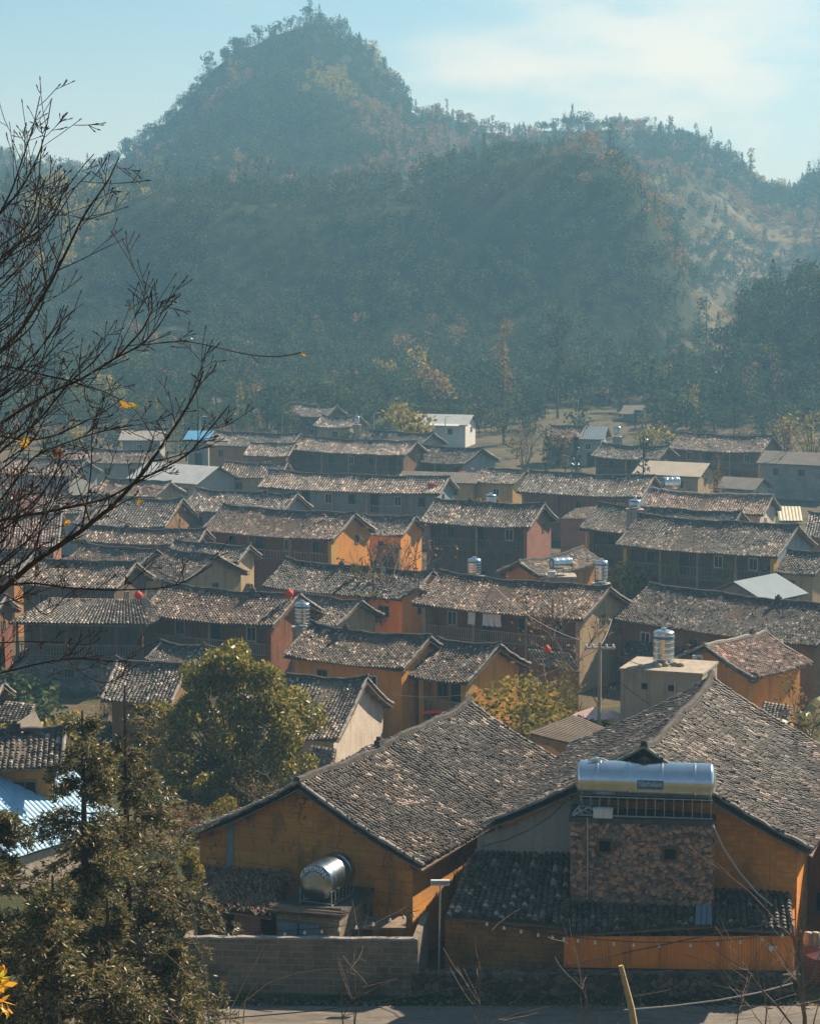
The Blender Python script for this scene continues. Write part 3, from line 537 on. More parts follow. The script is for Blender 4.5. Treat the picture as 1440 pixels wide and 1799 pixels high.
def window(parent,cx,cy,z,w,h,axis,out,frame='wood_old',pane='dark',bars=1):
    """frame (>pane) set on a wall; axis 'x': wall faces y, axis 'y': wall faces x; out=+1/-1"""
    mb=MB(); t=.07; d=.05
    def bx(u0,z0,u1,z1,d0,d1):
        if axis=='x': mb.box(cx+u0,cy+min(out*d0,out*d1),z0,cx+u1,cy+max(out*d0,out*d1),z1)
        else: mb.box(cx+min(out*d0,out*d1),cy+u0,z0,cx+max(out*d0,out*d1),cy+u1,z1)
    bx(-w/2-t,z-t,w/2+t,z,-.02,d); bx(-w/2-t,z+h,w/2+t,z+h+t,-.02,d); bx(-w/2-t,z,-w/2,z+h,-.02,d); bx(w/2,z,w/2+t,z+h,-.02,d)
    for i in range(bars):
        u=-w/2+w*(i+1)/(bars+1); bx(u-.02,z,u+.02,z+h,.005,.04)
    f=mb.build('window',M[frame],parent); mb=MB(); bx(-w/2+.001,z+.001,w/2-.001,z+h-.001,-.02,.012); mb.build('pane',M[pane],f); return f
def railing(parent,x0,x1,y,z,mat,h=.9,step=.16):
    mb=MB(); mb.box(x0,y-.04,z+h-.07,x1,y+.04,z+h); mb.box(x0,y-.03,z+.06,x1,y+.03,z+.12); n=max(2,int((x1-x0)/step))
    for i in range(n+1):
        x=x0+.03+(x1-x0-.06)*i/n; mb.box(x-.025,y-.02,z+.12,x+.025,y+.02,z+h-.07)
    return mb.build('railing',M[mat],parent)
FITS={}
def build_house(idx,H):
    F=fit_house(H); FITS[idx]=F; rs=random.Random(idx*7+3); nearY=min(F['a'][1],F['b'][1])
    mid=(F['a']+F['b'])/2; L=float(F['L']); r=float(F['r']); k=float(F['k']); u=F['u']; rot=math.atan2(u[1],u[0])
    if H['end']=='B' and H.get('far_r'): r=H['far_r']
    cs=[mid+sx*u*L/2+sy*F['n']*r for sx in(-1,1) for sy in(-1,1)]; g=min(gz(c[0],c[1]) for c in cs)-.25
    root=empty(H['name'],(mid[0],mid[1],g),rot,H['label'],H.get('cat','house'),None); hr=float(F['z'])-g; c=.22 if H.get('roof')!='metal' else 0
    x0,x1=-L/2,L/2; ppm=FPX/nearY; det=2 if ppm>36 else 1; tw=.20 if ppm>28 else (.23 if ppm>19 else .28); tl=.17 if ppm>28 else (.22 if ppm>19 else .30)
    metal=H.get('roof')=='metal'; col=H['col']; rmat=M['m_'+col] if metal else M['t_'+col]
    Vs=[];Fs=[];Us=[];o=0
    for sgn in(-1,1):
        dd=det if (sgn<0 or H.get('big')) else 1; twb=tw if dd==det or sgn<0 else tw
        V,Fc,UV=roof_surface(x0,x1,sgn,hr,r,k,c,.3 if metal else (tw if sgn<0 or H.get('big') else tw*1.6),tl if sgn<0 or H.get('big') else tl*2.2,idx*2+(sgn>0)+11,dd,metal,sag=.15 if nearY>75 else .09,seed0=idx if not metal else 10**9)
        Vs.append(V);Fs.append(Fc+o);Us.append(UV);o+=len(V)
    roof=npmesh('roof',np.concatenate(Vs),np.concatenate(Fs),rmat,root,uv=np.concatenate(Us))
    # timber underside
    nv=6; mb=MB()
    ys=[-1+2*i/(2*nv) for i in range(2*nv+1)]
    off=.07; th=.05
    ring=[(y*r*.99,curve_z(hr,r,k,c,abs(y))-off) for y in ys]
    vs=[(x,y,z) for x in(x0+.03,x1-.03) for (y,z) in ring]+[(x,y,z-th) for x in(x0+.03,x1-.03) for (y,z) in ring]; n=len(ring)
    fs=[]
    for i in range(n-1): fs+=[(i,i+1,n+i+1,n+i),(2*n+i,3*n+i,3*n+i+1,2*n+i+1),(i,2*n+i,2*n+i+1,i+1),(n+i,n+i+1,3*n+i+1,3*n+i)]
    fs+=[(0,n,3*n,2*n),(n-1,3*n-1,4*n-1,2*n-1)]
    mb.add(vs,fs); mb.build('eave_board',M['wood_old' if nearY<120 else 'wood_dark'],roof)
    if not metal:
        fl=lambda x:rwave(x,idx)+.14*abs(2*(x-x0)/L-1)**6-.05*math.sin(math.pi*(x-x0)/L)
        path=[(x0+L*i/14,0,hr+.03+fl(x0+L*i/14)) for i in range(15)]
        path[0]=(x0-.05,0,path[0][2]+.06); path[-1]=(x1+.05,0,path[-1][2]+.06)
        sweep_box(path,.24,.17,rs,.02,.25).build('roof_ridge',M['mortar_dark' if H['col']!='pink' else 'mortar'],roof)
        for xx in (x0+.07,x1-.07):
            e=1 if xx>0 else 0
            path=[(xx,y*r,curve_z(hr,r,k,c,abs(y))+.02+.14*(1-.5*abs(y))+rwave(xx,idx)*(1-.6*abs(y))) for y in ys]
            sweep_box(path,.15,.10,rs,.028,.2).build('verge',M['mortar'],roof)
        if rs.random()<.4 and ppm>17:
            xx=rs.uniform(-.25,.3)*L; mb=MB(); mb.box(xx-.2,-.1,hr+.12,xx+.2,.1,hr+.30); mb.box(xx-.07,-.08,hr+.3,xx+.07,.08,hr+.42); mb.build('ridge_ornament',M['mortar_dark'],roof)
    # walls
    og=.5 if not H.get('big') else .45; oe=.55; ver=H['front']=='veranda'; yf=-(r-oe) if not ver else -(r-min(1.45,r*.45)); yb=r-oe; wx=L/2-og
    zt=lambda y: curve_z(hr,r,k,c,abs(y)/r)-.14
    yy=[yf+(yb-yf)*i/12 for i in range(13)]; yy=sorted(set(yy+[0.0]))
    poly=[(y,zt(y)) for y in yy]+[(yb,0),(yf,0)]; n=len(poly); mb=MB()
    mb.add([(-wx,y,z) for y,z in poly]+[(wx,y,z) for y,z in poly],[tuple(range(n))[::-1],tuple(range(n,2*n))]+[(i,(i+1)%n,n+(i+1)%n,n+i) for i in range(n)])
    wm=H['wall']; mb.build('wall',M[wm],root)
    eave=zt(yf); two=eave>4.0; fl2=max(.4,eave-2.55) if two else .25
    if ver:
        fm=H.get('fmat','ochre'); z0=fl2
        mb=MB(); mb.box(-wx+.3,yf-.05,.1,wx-.3,yf+.02,eave-.02)
        nb=max(2,int(2*wx/1.6))
        for i in range(nb+1):
            x=-wx+.35+(2*wx-.7)*i/nb; mb.box(x-.06,yf-.09,.1,x+.06,yf-.051,eave-.03)
        mb.build('front_wall',M[fm],root)
        ycol=-(r-.62); zc=zt(ycol)+.03
        if two: MB().box(-wx+.02,ycol-.06,fl2-.22,wx-.02,yf+.01,fl2).build('balcony_floor',M['wood_dark' if fm!='bluewash' else 'concrete'],root); railing(root,-wx+.3,wx-.3,ycol,fl2,'wood_old' if 'dark' in fm else 'wood_pale',.85,.17 if nearY<160 else .3)
        nc=max(1,int(2*wx/3.2))
        for i in range(1,nc):
            x=-wx+2*wx*i/nc; MB().tube([(x,ycol,0),(x,ycol,zc)],[.11,.09],8).build('column',M['wood_pale'],root)
        for sx in(-1,1):
            pm='pillar' if H.get('pillar') or wm=='ochre' else wm
            b=MB(); xa,xb=sorted((sx*wx,sx*(wx-.32))); ya,yb2=ycol-.1,yf+.01
            b.add([(xa,ya,0),(xb,ya,0),(xb,yb2,0),(xa,yb2,0),(xa,ya,zt(ya)),(xb,ya,zt(ya)),(xb,yb2,zt(yb2)),(xa,yb2,zt(yb2))],[(0,3,2,1),(4,5,6,7),(0,1,5,4),(1,2,6,5),(2,3,7,6),(3,0,4,7)])
            b.build('side_wall',M[pm],root)
        nb=max(2,int(2*wx/2.6)); zz=fl2
        for i in range(nb):
            x=-wx+.6+(2*wx-1.2)*(i+.5)/nb
            if i%3==1: window(root,x,yf-.09,zz+.05,.8,min(1.9,eave-zz-.3),'x',-1,'wood_old','dark',0).name='door'
            else: window(root,x,yf-.09,zz+.85,.62,.85,'x',-1,'wood_old' if rs.random()<.6 else 'whitepaint','dark' ,1)
        if two:
            for i in range(max(1,nb//2)):
                x=-wx+.8+(2*wx-1.6)*(i+.5)/max(1,nb//2); window(root,x,yf-.09,.35,1.0,min(1.8,fl2-.7),'x',-1,'wood_dark','dark',0).name='door'
    elif H['front']=='plain':
        if H.get('fmat'): MB().box(-wx+.25,yf-.06,.1,wx-.25,yf+.02,eave-.02).build('front_wall',M[H['fmat']],root)
        yw=yf-(.06 if H.get('fmat') else 0); nb=max(1,int(2*wx/3.2))
        for i in range(nb):
            x=-wx+2*wx*(i+.5)/nb+rs.uniform(-.3,.3); window(root,x,yw,max(.6,eave-1.45),.55+rs.random()*.25,.7,'x',-1,'wood_old' if rs.random()<.7 else 'whitepaint','dark',1)
        if eave<3.6 or rs.random()<.5: window(root,rs.uniform(-.25,.25)*wx,yw,.3,.9,1.7,'x',-1,'wood_dark','dark',0).name='door'
    # gable windows on the side the camera sees
    if H['end']=='B' and H.get('gw',1) :
        for (fy,zz,w,h) in H.get('gwl',[(rs.uniform(-.35,.35),max(.8,eave-1.2),.5,.65)] if rs.random()<.75 else []):
            window(root,wx,fy*r,zz,w,h,'y',1,'whitepaint' if rs.random()<.4 else 'wood_old','dark',1)
    if H.get('awning'):
        V,Fc,UV=roof_surface(-L*.38,L*.38,-1,0,1.6,.12,0,.3,.3,5,1,True); a=npmesh('awning',V+np.array([0,-(r-.5),eave+.02]),Fc,M['m_white'],root)
    # purlin ends under the gable overhang
    if nearY<200:
        for fy in (-.9,-.45,0,.45,.9):
            y=fy*r; z=curve_z(hr,r,k,c,abs(fy))-.15; MB().box(x0+.06,y-.05,z-.11,x1-.06,y+.05,z-.005).build('purlin',M['wood_old'],root)
    return root,F,g,hr
HR={}
for i,H in enumerate(HOUSES): HR[i]=build_house(i,H)
# ---------------- near complex ----------------
def quad_patch(TL,TR,BL,BR,mat,name,parent,tw=.19,tl=.16,seed=1,detail=2,metal=False,amp=.105,side=True):
    """tiled or corrugated single slope between four world corners"""
    TL,TR,BL,BR=[np.array(p,float) for p in (TL,TR,BL,BR)]; rs=np.random.RandomState(seed)
    L=(np.linalg.norm(TR-TL)+np.linalg.norm(BR-BL))/2; sl=(np.linalg.norm(BL-TL)+np.linalg.norm(BR-TR))/2
    nc=max(3,int(L/tw)); nr=max(2,int(sl/(tl if not metal else .8)))
    pu=np.array([0,.14,.3,.5,.7,.86]); prof=np.array([0,.55,.92,1,.92,.55]); per=6
    ucol=np.append(np.repeat(np.arange(nc),per)+np.tile(pu,nc),nc); P=np.append(np.tile(prof,nc),0); cid=np.minimum(ucol.astype(int),nc-1)
    if metal: vr=np.arange(nr+1)/nr; rid=np.minimum(np.arange(nr+1),nr-1); low=np.zeros(nr+1)
    else: vr=np.empty(nr*2); vr[0::2]=np.arange(nr)/nr; vr[1::2]=(np.arange(nr)+.97)/nr; rid=np.repeat(np.arange(nr),2); low=np.tile([0,1],nr)
    U,V=np.meshgrid(ucol/nc,vr); base=TL[None,None]*((1-U)*(1-V))[...,None]+TR*(U*(1-V))[...,None]+BL*((1-U)*V)[...,None]+BR*(U*V)[...,None]
    nrm=np.cross(TR-TL,BL-TL); nrm/=np.linalg.norm(nrm); nrm=nrm if nrm[2]>0 else -nrm; uu=(TR-TL)/np.linalg.norm(TR-TL)
    h=P[None,:]*amp+vnoise(U*L*.7,V*sl*.7,seed,3)*.05
    if not metal:
        J=(rs.rand(nr,nc)-.5)[rid][:,cid]; LF=rs.rand(nr,nc)[rid][:,cid]; JX=(rs.rand(nr,nc)-.5)[rid][:,cid]
        h=h+low[:,None]*(.03+.035*LF)*(.35+.65*P[None,:])+J*.014; base=base+uu*(JX*.05*low[:,None])[...,None]
    pts=base+nrm*h[...,None]; Vt=pts.reshape(-1,3); n=len(ucol); m=len(vr); i=np.arange(n*m).reshape(m,n)
    F=np.stack([i[:-1,:-1].ravel(),i[1:,:-1].ravel(),i[1:,1:].ravel(),i[:-1,1:].ravel()],1); UV=np.stack([np.tile(ucol*.9999+.0001,m),np.repeat(rid+.2+.6*low,n)],1)
    o=npmesh(name,Vt-(np.array(parent.location) if parent else 0),F,mat,parent,uv=UV)
    if side:
        b=MB(); off=nrm*-.05; th=nrm*-.1; c=[TL,TR,BR,BL]; pl=np.array(parent.location) if parent else 0
        b.add([p+off-pl for p in c]+[p+th-pl for p in c],[(0,1,2,3),(7,6,5,4),(0,4,5,1),(1,5,6,2),(2,6,7,3),(3,7,4,0)]); b.build('eave_board',M['wood_old'],o)
    return o
def poly_wall(name,mat,parent,P0,P1,thick,z00,z01,z10,z11):
    """upright wall from P0 to P1 (xy), bottom z00->z10, top z01->z11, thickness away from the camera"""
    P0=np.array(P0[:2],float);P1=np.array(P1[:2],float); d=P1-P0; n=np.array([-d[1],d[0]])/np.linalg.norm(d)*thick
    if n[1]<0 and abs(n[1])>abs(n[0])*.2: n=-n
    pl=np.array(parent.location) if parent else np.zeros(3)
    vs=[(P0[0],P0[1],z00),(P1[0],P1[1],z10),(P1[0]+n[0],P1[1]+n[1],z10),(P0[0]+n[0],P0[1]+n[1],z00),(P0[0],P0[1],z01),(P1[0],P1[1],z11),(P1[0]+n[0],P1[1]+n[1],z11),(P0[0]+n[0],P0[1]+n[1],z01)]
    mb=MB(); mb.add([np.array(v)-pl for v in vs],[(0,3,2,1),(4,5,6,7),(0,1,5,4),(1,2,6,5),(2,3,7,6),(3,0,4,7)]); return mb.build(name,M[mat],parent)
root1,F1,gb1,hr1=HR[1]
gP=F1['a']+F1['u']*.5; gn=F1['u']
def onplane(px,py):
    d=ray(px,py); o=np.array([0,0,CZ]); return o+d*(((gP-o)@gn)/(d@gn))
ZS=4.95
# lean-to along the street
t=empty('lean_to',at(1100,1700,64.6)*np.array([1,1,0])+np.array([0,0,5.0]),0,'low street side lean-to with dark tiled roofs and an orange sheet wall','lean-to')
TL=onplane(834,1497);TR=onplane(1003,1499); BL=at(781,1612,66.0);BR=at(992,1628,65.4)
TL2=TL+(TL-TR)*.02
quad_patch(TL,TR,BL,BR,M['t_dark'],'roof',t,seed=3)
quad_patch(at(992,1583,66.2),at(1252,1598,65.8),at(990,1643,64.9),at(1253,1627,64.85),M['t_dark'],'roof',t,seed=4)
quad_patch(onplane(1254,1563),onplane(1388,1572),at(1254,1631,64.85),at(1396,1637,64.6),M['t_dark'],'roof',t,seed=5)
quad_patch(at(1222,1590,65.7),at(1250,1593,65.65),at(1220,1628,64.65),at(1250,1627,64.6),M['m_bluegrey'],'roof_patch_sheet',t,tw=.18,metal=True,amp=.05,side=False)
a=at(795,1700,66.3); b=at(992,1705,65.6); poly_wall('wall','lean_brick',t,a,b,.3,5.0,BL[2]-.1,5.0,BR[2]-.12)
a0=at(795,1700,66.3); a1=np.array(onplane(836,1560)); poly_wall('wall','lean_brick',t,a0,a1,.25,4.9,BL[2]-.15,4.9,TL[2]-.2)
gq=[np.array(onplane(x_,y_))-F1['u']*.09 for x_,y_ in ((840,1470),(920,1440),(1000,1400),(1060,1368),(1060,1500),(838,1500))]
gq2=[p+F1['u']*.025 for p in gq]; R1=root1.matrix_basis.inverted()
mb=MB(); mb.add([R1@Vector(p) for p in gq+gq2],[tuple(range(6)),tuple(range(6,12))[::-1]]+[(i,(i+1)%6,6+(i+1)%6,6+i) for i in range(6)]); mb.build('gable_render',M['grey_plaster'],root1)
# orange profiled sheet
c0=at(990,1708,64.95); c1=at(1395,1708,64.6); zt0=at(990,1640,64.95)[2]; zt1=at(1395,1638,64.6)[2]-.02; L=float(np.linalg.norm((c1-c0)[:2])); n=int(L/.09); mb=MB(); vs=[];fs=[]
d=(c1-c0)/L; nn=np.array([d[1],-d[0],0]); pl=np.array(t.location)
for i in range(n*4+1):
    s=i/(n*4); q=c0+(c1-c0)*s; off=(.022 if (i%4) in(1,2) else 0); zz=zt0+(zt1-zt0)*s-.1
    for z in (5.75,zz): vs.append((q[0]+nn[0]*off-pl[0],q[1]+nn[1]*off-pl[1],z-pl[2]))
for i in range(n*4): fs.append((2*i,2*i+2,2*i+3,2*i+1))
mb.add(vs,fs); mb.build('sheet_wall',M['sheet'],t); 
poly_wall('wall','wood_dark',t,c0+np.array([0,.06,0]),c1+np.array([0,.06,0]),.1,5.0,zt0-.15,5.0,zt1-.15)
poly_wall('end_wall','sheet',t,c1+np.array([0,.08,0]),c1+np.array([.35,2.2,0]),.08,5.2,zt1-.1,5.2,zt1+.75)
poly_wall('notice','whitepaint',t,at(1357,1665,64.5)-np.array([.12,0.04,0]),at(1357,1665,64.5)+np.array([.12,-.04,0]),.01,at(1357,1670,64.5)[2],at(1357,1662,64.5)[2],at(1357,1670,64.5)[2],at(1357,1662,64.5)[2])
# dry stone retaining wall
mb=MB(); p0=at(722,1760,64.0); p1=at(1405,1760,63.9)
o=poly_wall('retaining_wall','drystone',None,at(722,1757,64.35),at(1405,1757,64.15),.5,4.7,5.72,4.7,5.76); tag(o,'dark dry stone retaining wall along the street under the lean-to','wall')
# block fence
f=empty('block_fence',(float(at(530,1700,64.6)[0]),64.6,4.9),0,'long weathered block fence wall with pale coping along the street','wall')
a=at(333,1752,64.9); b=at(733,1757,64.4); za=at(333,1650,64.9)[2]; zb=at(733,1653,64.4)[2]
poly_wall('wall','fence_block',f,a,b,.2,4.6,za,4.6,zb)
c=at(350,1650,67.4); poly_wall('wall','fence_block',f,a+np.array([.02,.01,0]),np.array([a[0]+.6,69.5,0]),.2,4.6,za+.02,4.6,za+.35)
e=b+np.array([.02,.0,0]); poly_wall('wall','fence_block',f,e,np.array([e[0]+.35,67.2,0]),.2,4.6,zb+.01,4.6,zb+.05)
pl=np.array(f.location); rs=random.Random(4); sweep_box([(a[0]-pl[0],a[1]+.1-pl[1],za-pl[2]+.002),((a[0]+b[0])/2-pl[0],(a[1]+b[1])/2+.1-pl[1],(za+zb)/2-pl[2]+.002),(b[0]-pl[0],b[1]+.1-pl[1],zb-pl[2]+.002)],.26,.07,rs,.012,.3).build('coping',M['mortar'],f)
# stone tower
tw_rot=R(-9); cL=at(1001,1600,66.35); cR=at(1253,1600,65.75); w=float(np.linalg.norm((cR-cL)[:2])); rz=math.atan2(cR[1]-cL[1],cR[0]-cL[0]); ztop=at(1130,1441,66.0)[2]
tw_=empty('stone_water_tower',(cL[0],cL[1],4.9),rz,'square rubble stone water tower with two small dark openings','tower')
H_=ztop-4.9; D_=1.75
mb=MB(); mb.box(0,0,0,w,D_,H_-.14); tower_wall=mb.build('wall',M['rubble'],tw_)
TWN=[((at(px,py,66.0)[0]-cL[0])/math.cos(rz),at(px,py,66.0)[2]-4.9) for px,py in ((1063,1488),(1176,1498))]
rs=random.Random(9); mb=MB()
for i in range(1050):
    x=rs.uniform(.08,w-.08); z=rs.uniform(2.0,H_-.25); s=rs.uniform(.06,.135); s2=s*rs.uniform(.55,1)
    if any(abs(x-lx)<.36 and abs(z-lz)<.36 for lx,lz in TWN): continue
    m_=[]; n=6
    for j in range(n):
        a_=2*math.pi*j/n+rs.uniform(-.3,.3); m_.append((x+math.cos(a_)*s,0.0,z+math.sin(a_)*s2))
    dd=rs.uniform(.02,.075); top=[(x+(p[0]-x)*.7,-dd,z+(p[2]-z)*.7) for p in m_]
    mb.add(m_+top,[tuple(range(n,2*n))]+[(j,(j+1)%n,n+(j+1)%n,n+j) for j in range(n)])
mb.build('face_stone',M['stone_face'],tower_wall)
for j in range(26):
    pass
zo=4.9
for (px,py) in ((1063,1488),(1176,1498)):
    q=at(px,py,66.0); lx=(q[0]-cL[0])/math.cos(rz); window(tw_,lx,-.02,q[2]-zo-.2,.36,.34,'x',-1,'wood_dark','dark',0)
mb=MB(); mb.box(-.06,-.05,H_-.139,w+.04,D_+.1,H_); mb.build('top_slab',M['mortar_dark'],tw_)
MB().tube([(.52,-.06,H_+.02),(.53,-.08,H_-.4),(.55,-.07,2.4)],.022,6).build('drain_pipe',M['steelframe'],tw_)
b_=MB(); b_.box(.0,-.12,0,.3,.0,H_-.15); 
def text_mesh(s,size,mat,name,ext=.006):
    cu=bpy.data.curves.new('t','FONT'); cu.body=s; cu.size=size; cu.extrude=ext; cu.align_x='CENTER'; cu.align_y='CENTER'; cu.offset=size*.012; cu.resolution_u=2
    o=bpy.data.objects.new('t',cu); COL.objects.link(o); dg=bpy.context.evaluated_depsgraph_get(); me=bpy.data.meshes.new_from_object(o.evaluated_get(dg)); COL.objects.unlink(o); bpy.data.objects.remove(o)
    me.materials.clear(); me.materials.append(mat); return bpy.data.objects.new(name,me)
def tank_profile(r,L,ribs,rib=.012):
    P=[(.02,-.16*r*2.0),(r*.45,-.26*r),(r*.8,-.15*r),(r*.97,-.03*r),(r,0)]
    P=[(r*math.sin(a),-r*.28*math.cos(a)) for a in [R(x) for x in (1,15,30,45,60,75)]]+[(r,0),(r,.001),(r,.002)]
    n=ribs
    for i in range(n):
        z=L*(i+.5)/n; P+=[(r,z-.047),(r,z-.046),(r,z-.045),(r+rib,z-.02),(r+rib,z+.02),(r,z+.045),(r,z+.046),(r,z+.047)]
    P+=[(r,L-.002),(r,L-.001),(r,L)]+[(r*math.sin(a),L+r*.28*math.cos(a)) for a in [R(x) for x in (75,60,45,30,15,1)]]
    return P
# big horizontal tank: axis in tower frame
rT=.62; LT=4.05; zc=H_+.42+rT
tank=empty('water_tank',(cL[0],cL[1],ztop),rz,'long horizontal steel water tank lying on top of the stone tower','water tank')
Mx=Matrix.Translation((.28,.78,zc-H_))@Matrix.Rotation(R(90),4,'Y')
tb=MB().lathe(tank_profile(rT,LT,4,.014),40,Mx).build('tank_body',M['steel'],tank,smooth=True)
fr=MB(); 
for i in range(15):
    x=.3+LT*i/14
    for yy in (.25,1.3): fr.tube([(x,yy,0),(x,yy,.62)],.016,4)
    fr.tube([(x,.25,.10),(x,1.3,.10)],.014,4)
for yy in (.25,1.3): fr.tube([(.25,yy,.62),(LT+.35,yy,.62)],.02,4); fr.tube([(.25,yy,.03),(LT+.35,yy,.03)],.025,4); 
fr.build('cradle',M['steelframe'],tank)
for x in (.32,LT+.24):
    MB().tube([(x,.78+rT*1.03*math.cos(a_),zc-H_+rT*1.03*math.sin(a_)) for a_ in [R(180+20*i) for i in range(10)]],.02,4).build('saddle',M['steelframe'],tank)
mb=MB(); lab=[]
a0_,a1_=R(197),R(183-13+0)
# label plate on the tank's front side
xs_=2.05; wl=.82
vs=[]; 
for i in range(7):
    a_=R(182-26*i/6+8); 
    for x in (xs_,xs_+wl): vs.append((x,.78+(rT+.016)*math.cos(a_),zc-H_+(rT+.016)*math.sin(a_)))
mb.add(vs,[(2*i,2*i+1,2*i+3,2*i+2) for i in range(6)]); lp=mb.build('label_plate',M['tankblue'],tank)
tx=text_mesh('TÂNTHÀNH',.21,M['whitepaint'],'lettering',.004); link(tx,tank); wx_=max(v.co.x for v in tx.data.vertices)-min(v.co.x for v in tx.data.vertices); tx.scale=(.74/wx_,1,1); aa=R(177); tx.location=(xs_+wl/2,.78+(rT+.03)*math.cos(aa),zc-H_+(rT+.03)*math.sin(aa)); tx.rotation_euler=(R(93),0,0)
mb=MB(); mb.lathe([(.16,0),(.16,.09),(.05,.13)],12,Matrix.Translation((.75,.78,zc-H_+rT-.02))); mb.build('inlet_cap',M['steel'],tank)
mb=MB(); mb.tube([(.5,.6,zc-H_+rT+.02),(.9,.7,zc-H_+rT+.1),(1.1,.9,zc-H_+rT-.02)],.02,5); mb.build('inlet_pipe',M['whitepaint'],tank)
bx=empty('plastic_box',(0,0,0),rz,'small cream box standing on the front edge of the stone tower','box'); bx.location=tank.matrix_basis@Vector((1.0,.02,.0)); bx.location=Vector((cL[0]+1.0*math.cos(rz),cL[1]+1.0*math.sin(rz)+.0,ztop))
MB().box(-.3,-.02,.0,.3,.26,.26).build('box_body',M['white_wall'],bx); MB().box(-.32,-.04,.26,.32,.28,.29).build('lid',M['white_wall'],bx)
pipes=empty('pipe_bundle',(cL[0]+.1,cL[1]+.15,ztop),rz,'tangle of grey pipes and a valve at the left corner of the stone tower top','pipes')
rs=random.Random(3); mb=MB()
for i in range(7):
    p=[(rs.uniform(-.15,.3),rs.uniform(-.15,.2),.04),(rs.uniform(-.1,.5),rs.uniform(-.1,.1),rs.uniform(.1,.35)),(rs.uniform(.2,.9),rs.uniform(-.1,.2),rs.uniform(.03,.2))]; mb.tube(p,.025,5)
mb.tube([(.1,-.05,.05),(2.4,-.05,.05)],.025,6); mb.build('pipe',M['steelframe'],pipes)
rs=random.Random(31)
sw=at(403,1480,68.6); Rm=HR[0][0].matrix_basis.inverted(); Fz=FITS[0]; gp0=Fz['a']+Fz['u']*.42
def onp0(px,py):
    d=ray(px,py); o=np.array([0,0,CZ]); return o+d*(((gp0-o)@Fz['u'])/(d@Fz['u']))
P_=[Rm@Vector(onp0(*q)) for q in ((398,1452),(409,1446),(411,1560),(397,1562))]; P2=[Rm@Vector(onp0(*q)+Fz['u']*.06) for q in ((398,1452),(409,1446),(411,1560),(397,1562))]
MB().add(P_+P2,[(0,1,2,3),(7,6,5,4),(0,4,5,1),(1,5,6,2),(2,6,7,3),(3,7,4,0)]).build('wall_patch_strip',M['bluewash'],HR[0][0])
# left tank on a concrete block
cb_rot=R(62); tc0=at(555,1592,66.2); zb_=tc0[2]
blk=empty('tank_platform',(tc0[0],tc0[1],5.0),R(-18),'grey block platform with scaffold rails beside the mud gable, carrying the round steel tank','platform')
hb=zb_-5.0
MB().box(-1.05,-.75,0,1.05,2.4,hb-.1).build('wall',M['fence_block'],blk); MB().box(-1.15,-.85,hb-.1,1.1,2.45,hb).build('top_slab',M['mortar_dark'],blk)
MB().box(-1.0,-.82,.0,-.55,-.76,hb-.5).build('door',M['wood_dark'],blk)
for i in (0,1):
    MB().box(-.95+i*.72,-.86,.35,-.30+i*.72,-.80,hb-.35).build('shutter_panel',M['m_bluegrey'],blk)
mb=MB(); rs=random.Random(8)
for i in range(9): mb.tube([(-1.2+rs.uniform(-.2,.3),-.95+.1*i*.6,hb+.03+.02*i%.1),(1.15+rs.uniform(-.2,.2),-.9+.1*i*.5,hb+.05+rs.uniform(0,.1))],.028,5)
mb.build('scaffold_rail',M['wood_old'],blk)
tk=empty('water_tank',(tc0[0]-.05,tc0[1],zb_),R(-24),'round steel water tank lying end-on on the grey block platform by the mud gable','water tank')
r2=.60; L2=1.6; zc2=.10+r2
Mx=Matrix.Translation((0,.15,zc2))@Matrix.Rotation(R(-90),4,'X')
MB().lathe(tank_profile(r2,L2,3,.02),40,Mx).build('tank_body',M['steel_dull'],tk,smooth=True)
fr=MB()
for i in range(7):
    y=.1+L2*i/6
    for x in (-.55,.55): fr.tube([(x,y,0),(x,y,.5)],.016,4)
    fr.tube([(-.55,y,.08),(.55,y,.08)],.016,4)
for x in (-.55,.55): fr.tube([(x,.05,.5),(x,L2+.15,.5)],.02,4); fr.tube([(x,.05,.03),(x,L2+.15,.03)],.02,4)
fr.build('cradle',M['steelframe'],tk)
# arched label on the domed end
mb=MB(); vs=[]; fs=[]; na=14
def dome(rr): return .15-r2*.28*math.sqrt(max(0,1-(rr/r2)**2))-.016
for i in range(na+1):
    a_=R(152-124*i/na)
    for rr in (r2*.64,r2*.95): vs.append((rr*math.cos(a_),dome(rr)-.004,zc2+rr*math.sin(a_)))
mb.add(vs,[(2*i,2*i+1,2*i+3,2*i+2) for i in range(na)]); pl_=mb.build('label_plate',M['tankblue'],tk)
word='TÂNTHÀNH'
for i,ch in enumerate(word):
    a_=R(143-106*i/7); l=text_mesh(ch,.20,M['whitepaint'],'lettering',.003); link(l,tk); rr=r2*.795; l.location=(rr*math.cos(a_),dome(rr)-.035,zc2+rr*math.sin(a_)); l.rotation_euler=(R(90)-.12,-(a_-R(90)),0)
    l.rotation_euler=(Matrix.Rotation(-(a_-R(90)),3,'Y')@Matrix.Rotation(R(80),3,'X')).to_euler()
